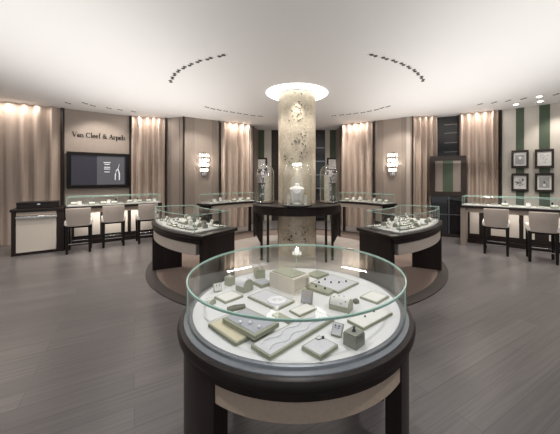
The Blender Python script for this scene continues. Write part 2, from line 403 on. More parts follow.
def dome_prof(r, h, t=.004):
    o = [(r, 0), (r, h-r)]+[(r*math.cos(R(q)), h-r+r*math.sin(R(q))) for q in range(10, 90, 10)]+[(0, h)]
    i = [(0, h-t)]+[((r-t)*math.cos(R(q)), h-r+(r-t)*math.sin(R(q))) for q in range(80, 0, -10)]+[(r-t, h-r), (r-t, 0)]
    return o+i
def dome(x, y, r, h, label):
    d = thing('glass_dome', label, 'glass dome', (x, y, 1.08), 0, 'glass display domes')
    MB().lathe([(0, 0), (r+.012, 0), (r+.012, .018), (r-.008, .024), (0, .024)], 40).build('base', M['dark'], d, smooth=True)
    mb = MB(); mb.M = Matrix.Translation((0, 0, .022)); mb.lathe(dome_prof(r, h-.02), 40); mb.build('dome_glass', M['dome'], d, smooth=True)
    mb = MB(); mb.tube([(r*math.cos(2*PI*k/40), r*math.sin(2*PI*k/40), .03) for k in range(40)], .004, 6, True); mb.build('rim', M['chrome'], d, smooth=True)
    return d
DY = CO.y-.70
dome(0, DY, .275, .84, 'largest glass dome in front of the column, over the white necklace bust')
dome(-.66, CO.y-.10, .18, .80, 'narrow glass dome on the table, on the television side of the column')
dome(.66, CO.y-.10, .18, .80, 'narrow glass dome on the table, on the pictures side of the column')
# glowing disc imitating the ring's reflection under the crown of the large dome
o = MB(); o.lathe([(0, 0), (.07, .004), (.095, .02), (.08, .045), (0, .055)], 28); o = o.build('dome_reflection', M['crystal'], smooth=True)
o.location = (0, DY, 1.08+.745); tag(o, 'small white glowing disc as painted reflection under the crown of the largest glass dome', 'lamp')
l = bpy.data.lights.new('bust_fill_light', 'POINT'); l.energy = 2.2; l.shadow_soft_size = .03; l.color = (1, .97, .96)  # point light added to brighten the bust
lo = bpy.data.objects.new('bust_fill_light', l); C.objects.link(lo); lo.parent = o; lo.location = (0, -.09, -.06)
# bust
def bust(name, label, loc, s=1.0, rz=0, m='padwhite', group=None, neck=True):
    t = thing(name, label, 'necklace bust', loc, rz, group)
    mb = MB(); rows = [(0, .085, .055), (.015, .09, .058), (.09, .095, .06), (.16, .12, .062), (.195, .128, .055), (.212, .115, .048), (.226, .07, .038), (.24, .043, .032), (.285, .037, .03), (.292, .03, .024)]
    N = 20; vs = []; fs = []
    for z, rx, ry in rows:
        for k in range(N):
            a = 2*PI*k/N; vs.append((rx*math.cos(a)*s, ry*math.sin(a)*s, z*s))
    for j in range(len(rows)-1):
        for k in range(N): fs.append((j*N+k, j*N+(k+1) % N, (j+1)*N+(k+1) % N, (j+1)*N+k))
    fs += [tuple(range(N-1, -1, -1)), tuple((len(rows)-1)*N+k for k in range(N))]
    mb.add(vs, fs).build('bust_form', M[m], t, smooth=True)
    if neck:
        pts = []
        for k in range(17):
            a = -PI+PI*k/16; pts.append((.07*s*math.cos(a), -.055*s-.012*s*math.sin(-a), .205*s-.085*s*math.sin(-a)))
        MB().tube(pts, .0055*s, 6).build('necklace', M['pearl'], t, smooth=True)
    return t
bust('necklace_bust', 'white necklace bust standing inside the largest glass dome', (0, DY+.03, 1.176), 1.12, 0, 'padwhite')
o = MB().lathe([(0, 0), (.075, 0), (.075, .012), (.05, .02), (.045, .068), (0, .068)], 24).build('pedestal', M['padwhite'], smooth=True); o.location = (0, DY+.03, 1.106); tag(o, 'low round white pedestal carrying the bust inside the largest glass dome', 'pedestal')
def stand(x, y, h, label, topm='pearl'):
    t = thing('jewellery_stand', label, 'jewellery stand', (x, y, 1.106), 0, 'small stands in the largest dome')
    MB().lathe([(0, 0), (.032, 0), (.032, .01), (.024, .014), (.022, h), (0, h)], 16).build('pedestal', M['padwhite'], t, smooth=True)
    mb = MB(); mb.tube([(.022*math.cos(2*PI*k/16), 0, h+.024+.022*math.sin(2*PI*k/16)) for k in range(16)], .005, 6, True); mb.build('ring', M[topm], t, smooth=True)
stand(-.155, DY-.06, .13, 'white ring pedestal inside the largest dome, on the television side of the bust')
stand(.155, DY-.06, .09, 'short white ring pedestal inside the largest dome, on the pictures side of the bust')
stand(.165, DY+.06, .17, 'tall white ring pedestal inside the largest dome, beside the bust', 'gold')
for sg, side in ((-1, 'television'), (1, 'pictures')):
    t = thing('jewellery_plinth', 'gold upright plinth inside the narrow dome on the %s side' % side, 'plinth', (sg*.66-sg*.045, CO.y-.10, 1.106), 0, 'gold plinths in the narrow domes')
    MB().box(-.045, .045, -.05, .05, 0, .56).build('plinth_body', M['column'], t, bevel=.004)
    MB().box(-.055, .055, -.06, .06, 0, .02).build('plinth_foot', M['gold'], t)
    t = thing('flowering_branch', 'jewelled flowering branch inside the narrow dome on the %s side' % side, 'decoration', (sg*.66+sg*.06, CO.y-.12, 1.106), 0, 'flowering branches in the domes')
    mb = MB(); mb.tube([(0, 0, 0), (sg*.012, 0, .2), (-sg*.01, 0, .4), (-sg*.035, 0, .62)], [.02, .017, .013, .006], 8)
    mb.tube([(-sg*.01, 0, .4), (sg*.03, -.02, .52), (sg*.05, -.02, .6)], [.009, .007, .004], 6)
    mb.tube([(0, 0, .25), (sg*.045, -.03, .33), (sg*.06, -.03, .42)], [.009, .007, .004], 6)
    mb.build('branch', M['leaf'], t, smooth=True)
    rnd = random.Random(7+sg); mb = MB()
    for _ in range(34):
        z = rnd.choice([.1, .3, .45, .58, .62, .6])+rnd.uniform(-.07, .07); rad = .07 if z < .55 else .10
        a = rnd.uniform(0, 2*PI); mb.ball(-sg*.03*(z > .5)+rad*.75*math.cos(a)*rnd.random(), rad*.7*math.sin(a)*rnd.random(), z, rnd.uniform(.011, .022), 8)
    b = mb.build('blossom', M['blossom'], t, smooth=True)

# ------------------------------------------------------------------ jewellery pieces used in the cases (about 4-10 cm each)
def tray_obj(label, loc, rz, wx, wy, th, pad='pad', body='tray', name='display_tray', group='jewellery trays', bw=.07):
    t = thing(name, label, 'tray', loc, rz, group)
    b = min(wx, wy)*bw
    MB().box(-wx/2, wx/2, -wy/2, wy/2, 0, th*.42).build('tray_base', M[body], t)
    MB().box(-wx/2+.002, wx/2-.002, -wy/2+.002, wy/2-.002, th*.42, th*.5).build('groove', M['trayline'], t)
    MB().box(-wx/2, wx/2, -wy/2, wy/2, th*.5, th*.9).build('tray_frame', M[body], t, bevel=.0015)
    MB().box(-wx/2+b, wx/2-b, -wy/2+b, wy/2-b, th*.86, th).build('pad', M[pad], t, bevel=.001)
    return t
def cube_obj(label, loc, rz, s, h, m='cube', group='ring blocks', gemm='gem'):
    t = thing('ring_block', label, 'ring block', loc, rz, group)
    MB().box(-s/2, s/2, -s/2, s/2, 0, h*.9).build('block', M[m], t, bevel=.002)
    MB().box(-s*.46, s*.46, -s*.46, s*.46, h*.9, h).build('lid', M[m], t, bevel=.002)
    mb = MB(); mb.lathe([(0, h), (s*.13, h), (s*.09, h+s*.12), (s*.05, h+s*.2), (s*.1, h+s*.27), (0, h+s*.33)], 12); mb.build('ring', M[gemm], t, smooth=True)
    return t
def arch_obj(label, loc, rz, wx, wy, h, pad='padwhite', gemm='gem', group='bracelet rolls', body='tray', n=7):
    t = thing('bracelet_stand', label, 'bracelet stand', loc, rz, group)
    prof = [(-wy/2, 0), (wy/2, 0), (wy/2, h*.45)]+[(wy/2*math.cos(R(q)), h*.45+h*.5*math.sin(R(q))) for q in range(15, 180, 15)]+[(-wy/2, h*.45)]
    mb = MB(); mb.M = Matrix(((0, 0, 1, 0), (1, 0, 0, 0), (0, 1, 0, 0), (0, 0, 0, 1)))
    mb.prism(prof, -wx/2, wx/2); mb.build('arch_body', M[body], t)
    prof2 = [(wy*.52*math.cos(R(q)), h*.46+h*.56*math.sin(R(q))) for q in range(0, 181, 12)]+[(wy*.46*math.cos(R(q)), h*.46+h*.48*math.sin(R(q))) for q in range(180, -1, -12)]
    mb = MB(); mb.M = Matrix(((0, 0, 1, 0), (1, 0, 0, 0), (0, 1, 0, 0), (0, 0, 0, 1)))
    mb.prism(prof2, -wx*.44, wx*.44); mb.build('cushion', M[pad], t)
    mb = MB()
    for k in range(n):
        q = R(20+140*k/(n-1)); x = wx*(-.3+.6*((k*3) % 4)/3)
        mb.ball(x, wy*.52*math.cos(q), h*.46+h*.57*math.sin(q), min(wx, wy)*.06, 6)
    mb.build('gem_studs', M[gemm], t, smooth=True)
    return t
def easel_obj(label, loc, rz, wx, h, pad='pad', gemm='gem', tilt=25, body='tray', group='tilted pads'):
    t = thing('tilted_display_pad', label, 'display pad', loc, rz, group)
    mb = MB(); q = Matrix.Rotation(R(-tilt), 4, 'X'); mb.M = Matrix.Translation((0, 0, .004)) @ q
    mb.box(-wx/2, wx/2, -.005, .005, 0, h); mb.build('board', M[body], t, bevel=.001)
    mb = MB(); mb.M = Matrix.Translation((0, 0, .004)) @ q; mb.box(-wx*.42, wx*.42, -.009, -.004, h*.06, h*.94); mb.build('pad', M[pad], t)
    MB().prism([(-wx*.3, 0), (wx*.3, 0), (wx*.3, h*.45), (-wx*.3, h*.45)], 0, .006).build('foot', M[body], t)
    mb = MB(); mb.M = Matrix.Translation((0, 0, .004)) @ q
    for x in (-.17, .17):
        mb.ball(x*wx, -.014, h*.72, wx*.075, 8); mb.ball(x*wx, -.014, h*.55, wx*.045, 8)
    mb.build('earrings', M[gemm], t, smooth=True)
    return t

# ------------------------------------------------------------------ round glass case in the foreground
RC = Vector((-.003, 1.80, 0)); ZD = .825
rc = thing('round_display_case', 'big round glass topped case in the foreground with dark rim and beige band', 'display case', RC)
MB().lathe([(0, .79), (.622, .79), (.622, ZD), (0, ZD)], 96).build('display_deck', M['white'], rc, smooth=True)
MB().lathe([(.6225, .775), (.66, .775), (.672, .79), (.668, .806), (.645, .812), (.640, .822), (.6225, .823)], 96, closed=True).build('metal_ring', M['steel'], rc, smooth=True)
MB().lathe([(.60, .742), (.682, .742), (.698, .752), (.702, .775), (.692, .797), (.672, .802), (.60, .79)], 96, closed=True).build('rim', M['dark'], rc, smooth=True)
MB().lathe([(.58, .700), (.670, .700), (.680, .708), (.680, .734), (.674, .742), (.58, .742)], 96, closed=True).build('lower_rim', M['darkwood'], rc, smooth=True)
MB().arc(.60, .66, 237, 320, .605, .700, 64).build('beige_band', M['beige'], rc, smooth=True)
MB().arc(.60, .66, 50, 130, .605, .700, 48).build('beige_band', M['beige'], rc, smooth=True)
for a1, a2 in ((196, 237), (320, 346), (132, 160), (20, 48)):
    MB().arc(.585, .668, a1, a2, 0, .700, 16).build('leg', M['darkwood'], rc, smooth=True)
MB().lathe([(0, .70), (.59, .70), (.59, .775), (0, .775)], 72).build('deck_support', M['dark'], rc, smooth=True)
GT, GR = 1.026, .655
MB().lathe([(GR-.008, .812), (GR, .812), (GR, GT-.01), (GR-.008, GT-.01)], 96, closed=True).build('glass_wall', M['glass'], rc, smooth=True)
MB().lathe([(0, GT-.010), (GR-.004, GT-.010), (GR-.004, GT), (0, GT)], 96).build('glass_lid', M['glass'], rc, smooth=True)
MB().lathe([(GR-.006, GT-.012), (GR+.0015, GT-.011), (GR+.0015, GT-.001), (GR-.003, GT+.001), (GR-.006, GT)], 96, closed=True).build('glass_edge', M['glass_edge'], rc, smooth=True)
for a in (204, 336, 90):
    x, y = (GR-.006)*math.cos(R(a)), (GR-.006)*math.sin(R(a))
    MB().box(x-.0025, x+.0025, y-.0025, y+.0025, .815, GT-.012).build('glass_joint', M['glass_edge'], rc)
for a, wd in ((22, .10), (118, .0)):                # little lock on the lid edge
    if wd:
        x, y = (GR-.02)*math.cos(R(a+26)), (GR-.02)*math.sin(R(a+26))
        mb = MB(); mb.M = Matrix.Translation((x, y, GT)) @ Matrix.Rotation(R(a+26+90), 4, 'Z'); mb.box(-.035, .035, -.012, .012, 0, .008, .9); mb.build('lock', M['chrome'], rc, bevel=.002)

def fit(L, Fp, Rp, z=ZD):
    l, f, r = [at_z(p[0], p[1], z) for p in (L, Fp, Rp)]
    c = (l+r)/2; u = r-f; v = l-f
    a = math.atan2(u.y, u.x); a2 = math.atan2(v.y, v.x)-PI/2
    d = (a2-a+PI) % (2*PI)-PI; rz = a+d/2
    return (c.x, c.y, z), rz, u.length, v.length
def case_tray(label, L, Fp, Rp, th, z=ZD, **k):
    loc, rz, wx, wy = fit(L, Fp, Rp, z)
    return tray_obj(label, loc, rz, wx, wy, th, **k), (loc, rz, wx, wy)
_, tA = case_tray('two tone sand and white jewellery tray lying low under the raised grey pearl tray', (208, 327), (236, 347), (257, 336), .018, pad='padbeige')
# raised grey tray on its own dark riser
locB, rzB, wxB, wyB = fit((224.5, 322), (254, 342), (277, 327), ZD+.022)
tB = tray_obj('grey tray with three pearl earrings raised above the sand tray', locB, rzB, wxB, wyB, .024, pad='padgrey', bw=.09)
MB().box(-wxB*.36, wxB*.42, -wyB*.05, wyB*.42, -.022, 0).build('riser', M['trayline'], tB)
for k, (px, py) in enumerate(((240, 323.5), (250, 324), (259, 328))):
    p = at_z(px, py, ZD+.046)
    o = MB().ball(0, 0, .008, .009, 12, .9).build('pearl_earring', M['pearl'], smooth=True); o.location = p
    tag(o, ['pearl earring at the sand tray end of the raised grey tray', 'middle pearl earring of three on the raised grey tray', 'pearl earring at the front corner end of the raised grey tray'][k], 'earring', 'pearl earrings on grey tray')
_, tC = case_tray('long pale grey tray with rows of chain necklaces across the front of the round case', (251, 348.5), (270, 361.5), (334, 321), .020, pad='pad')
def chain(loc, rz, pts, label, r=.0022, m='pearl', z=0, group='chain necklaces'):
    mb = MB()
    for i in range(len(pts)-1):
        a, b = Vector(pts[i]), Vector(pts[i+1]); n = max(1, int((b-a).length/.009))
        for k in range(n):
            p = a+(b-a)*k/n; mb.ball(p.x, p.y, .003, .0033, 6)
    mb.tube([(p[0], p[1], .0025) for p in pts], .0014, 5)
    o = mb.build('necklace', M[m], smooth=True); o.location = (loc[0], loc[1], loc[2]+z); o.rotation_euler = (0, 0, rz)
    return tag(o, label, 'necklace', group)
(lx, ly, lz), rzC, wC, hC = tC
for j in range(2):
    y0 = (-.2+.42*j)*hC; pts = []
    for k in range(15):
        t = k/14; pts.append((wC*(-.42+.84*t), y0+.10*hC*math.sin(t*19)))
    pts += [(wC*.43, y0+.14*hC)]
    chain((lx, ly, lz), rzC, pts, ['white chain necklace along the front edge of the long grey tray', 'white chain necklace along the back edge of the long grey tray'][j], z=.0205)
_, tD = case_tray('square tray with a small dark gem pendant beside the grey green ring block', (301, 350), (320.7, 361), (338.6, 348.5), .020, pad='pad')
o = MB().ball(0, 0, .006, .007, 8).build('pendant', M['gem'], smooth=True); p = at_z(323, 338.5, ZD+.02); o.location = p
mb = MB(); mb.tube([(0, 0, .002), (-.02, -.012, .002), (-.035, -.004, .002)], .0015, 5); mb.build('chain', M['gem'], o)
tag(o, 'dark gem pendant on the square front tray', 'pendant')
loc, rz, a, b = fit((342.7, 344.4), (355.7, 351), (365.3, 344.5))
cube_obj('grey green leather ring block at the front of the round case', loc, rz, (a+b)/2, .062)
case_tray('long white tray between the grey green ring block and the case edge', (350, 323), (365.4, 332.6), (389.6, 314.5), .016, pad='padwhite', bw=.04)
for k, (px, py) in enumerate(((365, 317), (374, 312))):
    o = MB().ball(0, 0, .004, .0055, 8).build('ear_stud', M['gem'], smooth=True); o.location = at_z(px, py, ZD+.016)
    tag(o, ['dark ear stud on the long white tray, nearer the ring block', 'dark ear stud on the long white tray, nearer the case edge'][k], 'earring', 'ear studs on the long white tray')
p = at_z(336, 337, ZD); easel_obj('tilted pale pad with dark earrings just behind the ring block', p, R(-28), .055, .062, tilt=42)
# bracelet arch on the pictures side
p = at_z(341, 309, ZD); arch_obj('arched bracelet stand with dark gems beside the small white square tray', p, R(-30), .125, .072, .072, pad='padwhite')
case_tray('small square white tray near the case edge on the pictures side', (361.5, 298.5), (377.7, 305.5), (387.3, 297.7), .014, pad='padwhite')
_, tJ = case_tray('large flat white tray with dark gems at the back of the round case', (308, 284), (338, 293), (361, 284), .014, pad='pad', bw=.05)
(lx, ly, lz), rz, a, b = tJ
for k, (px, py) in enumerate(((319, 283), (325, 280), (331, 283), (339, 283), (346, 282))):
    o = MB().ball(0, 0, .006, .0075, 8).build('gem_ring', M['gem'], smooth=True); o.location = at_z(px, py, ZD+.014)
    tag(o, ['first', 'second', 'third', 'fourth', 'fifth'][k]+' dark gem ring on the large back tray, counted from the tall box', 'ring', 'gem rings on the large back tray')
case_tray('green tray behind the large white tray at the back edge of the round case', (305, 275.5), (318, 279), (330, 275), .016, pad='tray')
# tall white box
loc, rz, a, b = fit((270, 286), (294, 296), (309, 289))
bx = thing('presentation_box', 'tall cream presentation box with an open green recess in the middle of the round case', 'box', loc, rz)
hb = .105
mb = MB(); mb.box(-a/2, a/2, -b/2+.02, b/2, 0, hb); mb.box(-a/2, a/2, -b/2, -b/2+.02, 0, .014); mb.box(-a/2, a/2, -b/2, -b/2+.02, hb-.02, hb)
mb.box(-a/2, -a/2+.012, -b/2, -b/2+.02, .014, hb-.02); mb.box(a/2-.012, a/2, -b/2, -b/2+.02, .014, hb-.02); mb.build('box_body', M['cream'], bx)
MB().box(-a*.44, a*.44, -b*.40, b*.44, hb, hb+.006).build('top_pad', M['tray'], bx, bevel=.002)
MB().box(a/2, a/2+.003, -b*.36, b*.38, .012, hb-.014).build('side_panel', M['padbeige'], bx)
case_tray('small tray with dark rim beside the arched stand and behind the round collar', (254, 284.5), (261.4, 289), (271.5, 285), .026, pad='padgrey')
_, tN = case_tray('wide sage tray carrying the round white collar necklace', (247.5, 298), (276.4, 311.5), (295, 302.5), .014, pad='pad')
o = MB(); o.lathe([(.022, 0), (.062, 0), (.060, .006), (.04, .012), (.024, .007)], 32, closed=True)
o = o.build('collar_necklace', M['pearl'], smooth=True); o.location = at_z(277, 300.5, ZD+.014); tag(o, 'round white collar necklace lying on the wide sage tray', 'necklace')
mb = MB(); mb.lathe([(0, 0), (.017, 0), (.013, .006), (0, .007)], 12); o2 = mb.build('centre_pearl', M['pearl'], o, smooth=True)
p = at_z(244.5, 290, ZD); arch_obj('arched stand with white bracelet next to the cream box', p, R(-38), .085, .085, .085, pad='pearl', gemm='pearl')
loc, rz, a, b = fit((223.5, 285), (230, 288), (236, 284.5))
cube_obj('sage ring block behind the arched white bracelet stand', loc, rz, .055, .062, m='tray', gemm='pearl')
p = at_z(259.5, 277, ZD)
t = cube_obj('tall sage ring block carrying a dragonfly brooch at the back of the round case', p, R(20), .075, .065, m='tray', gemm='pearl')
o = thing('dragonfly_brooch', 'white dragonfly brooch perched above the tall sage ring block', 'brooch', (p.x, p.y, ZD+.088), R(25))
MB().tube([(0, -.03, 0), (0, 0, .006), (0, .04, .004)], [.003, .006, .002], 6).build('body', M['gold'], o, smooth=True)
for sg in (-1, 1):
    for yy, an in ((.004, 22), (-.012, -14)):
        mb = MB(); mb.M = Matrix.Translation((0, yy, .008)) @ Matrix.Rotation(R(an*sg), 4, 'Z'); 
        mb.prism([(0, -.003), (sg*.03, -.009), (sg*.055, -.003), (sg*.05, .006), (sg*.02, .005)], 0, .003); mb.build('wing', M['pearl'], o)
case_tray('square sage tray with white pad at the television side of the round case', (215.4, 298.3), (225, 304.8), (242, 297.3), .014, pad='padwhite')
p = at_z(218, 292, ZD); easel_obj('tilted white pad with dark drop earrings at the television side edge', p, R(35), .055, .055, pad='padwhite')
p = at_z(210, 304, ZD); arch_obj('low sage bracelet roll near the television side edge of the round case', p, R(-30), .05, .05, .035, pad='padwhite')
case_tray('thin pale outline tray between the case edge and the sand tray', (204.5, 318.5), (210, 322.5), (228, 314.5), .005, pad='white', body='padwhite')
p = at_z(236, 309, ZD)
o = MB().prism([(-.055, -.022), (.05, -.03), (.06, .01), (.0, .03), (-.05, .02)], 0, .016).build('leather_pouch', M['trayline'], bevel=.004); o.location = p; o.rotation_euler = (0, 0, R(30))
tag(o, 'small dark green pouch behind the raised grey tray', 'pouch')
case_tray('small flat sage tray between the collar tray and the long necklace tray', (273, 315.5), (287.5, 325), (293, 321.5), .010, pad='tray')
case_tray('white square tray in front of the tilted rose brooch pad', (291, 312), (300, 318.5), (315, 309.5), .012, pad='padwhite')
p = at_z(306.5, 304, ZD); easel_obj('upright pad with rose coloured gems in the middle of the round case', p, R(-24), .075, .075, pad='padgrey', gemm='pink', tilt=14)
case_tray('long narrow sage tray with dark gems behind the arched bracelet stand', (303, 288), (328, 297), (333, 293), .02, pad='tray')
for k, (px, py) in enumerate(((316, 287), (325, 289))):
    o = MB().ball(0, 0, .005, .008, 8).build('gem_brooch', M['gem'], smooth=True); o.location = at_z(px, py, ZD+.02)
    tag(o, ['dark gem brooch on the narrow sage tray, nearer the tall box', 'dark gem brooch on the narrow sage tray, nearer the arched stand'][k], 'brooch', 'gem brooches')
p = at_z(356, 303, ZD); cube_obj('tiny dark ring block between the arched stand and the small square tray', p, R(20), .03, .022, m='trayline')

# ------------------------------------------------------------------ curved cases on the platform
def curved_case(a1, a2, r1, r2, top, where, group, front, shelf_end):
    t = thing('curved_display_case', 'curved glass case with beige band %s' % where, 'display case', CO, 0, group)
    s = 1 if a2 > a1 else -1
    MB().arc(r1, r2, a1, a2, top-.055, top-.004, 40).build('worktop', M['dark'], t, smooth=True, bevel=.012)
    if front:
        MB().arc(r2-.13, r2-.03, a1+s*3, a2-s*1, top-.27, top-.12, 36).build('beige_band', M['band'], t, smooth=True)
        MB().arc(r2-.14, r2-.02, a1+s*1, a2-s*1, top-.12, top-.055, 36).build('upper_apron', M['darkwood'], t, smooth=True)
        MB().arc(r1+.02, r2-.14, a1+s*2, a2-s*1, top-.16, top-.055, 36).build('drawer_tray', M['dark'], t, smooth=True)
        MB().arc(r1+.05, r2-.04, a1+s*.6, a1+s*1.8, .016, top-.055, 6).build('end_panel', M['darkwood'], t)
        MB().arc(r1+.24, r2-.01, a2-s*1.8, a2-s*.6, .016, top-.055, 6).build('end_panel', M['darkwood'], t)
    else:
        MB().arc(r1+.03, r1+.10, a1+s*2, a2-s*2, top-.16, top-.055, 36).build('beige_band', M['band'], t, smooth=True)
        MB().arc(r1+.10, r2-.03, a1+s*2, a2-s*2, top-.14, top-.055, 36).build('drawer_tray', M['dark'], t, smooth=True)
        MB().arc(r1+.12, r2-.04, a1+s*1, a1+s*3, 0, top-.055, 6).build('end_panel', M['darkwood'], t)
        MB().arc(r2-.14, r2-.05, a2-s*2.2, a2-s*1, 0, top-.055, 6).build('end_panel', M['darkwood'], t)
    g1 = a1+s*shelf_end; g2 = a2-s*1.2; q1, q2 = r1+.035, r2-.05; zt = top+.235
    MB().arc(q1+.01, q2-.01, g1+s*.3, g2-s*.3, top-.004, top+.012, 40).build('display_deck', M['deck'], t, smooth=True)
    mb = MB()
    mb.arc(q1, q1+.006, g1, g2, top, zt-.006, 40); mb.arc(q2-.006, q2, g1, g2, top, zt-.006, 40)
    mb.arc(q1+.006, q2-.006, g1, g1+s*.15, top, zt-.006, 1); mb.arc(q1+.006, q2-.006, g2-s*.15, g2, top, zt-.006, 1)
    mb.build('glass_wall', M['glass'], t, smooth=True)
    MB().arc(q1, q2, g1, g2, zt-.006, zt, 40).build('glass_lid', M['glass'], t, smooth=True)
    mb = MB(); pts = []
    for k in range(25): a = R(g1+(g2-g1)*k/24); pts.append((q2*math.cos(a), q2*math.sin(a), zt-.002))
    for k in range(24, -1, -1): a = R(g1+(g2-g1)*k/24); pts.append((q1*math.cos(a), q1*math.sin(a), zt-.002))
    mb.tube(pts, .0052, 6, True)
    for (r, a) in ((q1, g1), (q2, g1), (q1, g2), (q2, g2)):
        x, y = (r)*math.cos(R(a)), (r)*math.sin(R(a)); mb.box(x-.004, x+.004, y-.004, y+.004, top, zt)
    mb.build('glass_edge', M['glass_edge'], t, smooth=True)
    return g1, g2, q1, q2, top+.012
ORD = ['first', 'second', 'third', 'fourth', 'fifth', 'sixth', 'seventh', 'eighth', 'ninth', 'tenth', 'eleventh', 'twelfth', 'thirteenth', 'fourteenth', 'fifteenth', 'sixteenth', 'seventeenth', 'eighteenth', 'nineteenth', 'twentieth', 'last but one', 'last']
def small_item(kind, loc, rz, s, where, group):
    t = small_item_(kind, loc, rz, s, where, group)
    if kind in (0, 5):                              # a line of dark set stones on the flat trays
        mb = MB()
        for k in range(4): mb.ball(-.05+.033*k, .01*(-1)**k, .026, .008, 6)
        mb.build('gem_studs', M['gem'] if kind == 0 else M['pearl'], t, smooth=True)
    return t
def small_item_(kind, loc, rz, s, where, group):
    if kind == 0: return tray_obj('flat white jewellery tray, '+where, loc, rz, .15*s, .11*s, .02, pad='padwhite', group=group)
    if kind == 1: return bust('necklace_bust', 'small white necklace bust, '+where, loc, .42*s, rz, 'padwhite', group)
    if kind == 2: return arch_obj('bracelet arch with dark gems, '+where, loc, rz, .13*s, .08*s, .07*s, group=group)
    if kind == 3: return cube_obj('grey green ring block, '+where, loc, rz, .06*s, .06*s, group=group)
    if kind == 4: return easel_obj('tilted white earring pad, '+where, loc, rz, .09*s, .10*s, pad='padwhite', group=group)
    if kind == 5: return tray_obj('flat grey jewellery tray, '+where, loc, rz, .16*s, .10*s, .022, pad='padgrey', group=group)
def fill_arc(case, kinds, where, end, group, seed, face):
    g1, g2, q1, q2, z = case; rnd = random.Random(seed); n = len(kinds)
    for i, k in enumerate(kinds):
        t = (i+.5)/n; a = R(g1+(g2-g1)*(.04+.92*t)); rr = (q1+q2)/2+((i % 3)-1)*(q2-q1)*.29 if n > 16 else (q1+q2)/2+(-1)**i*(q2-q1)*.19
        loc = (CO.x+rr*math.cos(a), CO.y+rr*math.sin(a), z)
        rz = a+PI/2+(0 if face > 0 else PI)+rnd.uniform(-.25, .25)
        small_item(k, loc, rz, .92 if n > 16 else 1.0, '%s in %s from %s' % (ORD[i], where, end), group)
P = 'curved cases on the platform'
c = curved_case(244.5, 203.5, 2.03, 2.75, .875, 'on the platform before the television wall', P, True, 4.0)
fill_arc(c, [0, 3, 5, 4, 2, 0, 3, 1, 0, 4, 2, 0, 3, 5, 4, 2, 0, 4, 3, 5, 0, 2], 'front case, television side', 'round case end', 'jewellery in front curved case, television side', 1, 1)
c = curved_case(295.5, 336.5, 2.03, 2.75, .875, 'on the platform before the mirror and pictures', P, True, 4.0)
fill_arc(c, [0, 4, 5, 3, 2, 0, 4, 0, 2, 1, 0, 5, 4, 2, 3, 0, 4, 2, 0, 3, 5, 4], 'front case, pictures side', 'round case end', 'jewellery in front curved case, pictures side', 2, 1)
c = curved_case(152, 118, 2.45, 2.98, .935, 'at the back before the television side curtain', P, False, 1.2)
fill_arc(c, [0, 4, 2, 5, 1, 0, 3, 2, 0, 4, 2, 5, 2], 'back case, television side', 'outer end', 'jewellery in back curved case, television side', 3, -1)
c = curved_case(28, 62, 2.45, 2.98, .935, 'at the back before the pictures side curtain', P, False, 1.2)
fill_arc(c, [2, 0, 2, 5, 4, 0, 3, 2, 1, 0, 4, 2, 5], 'back case, pictures side', 'outer end', 'jewellery in back curved case, pictures side', 4, -1)

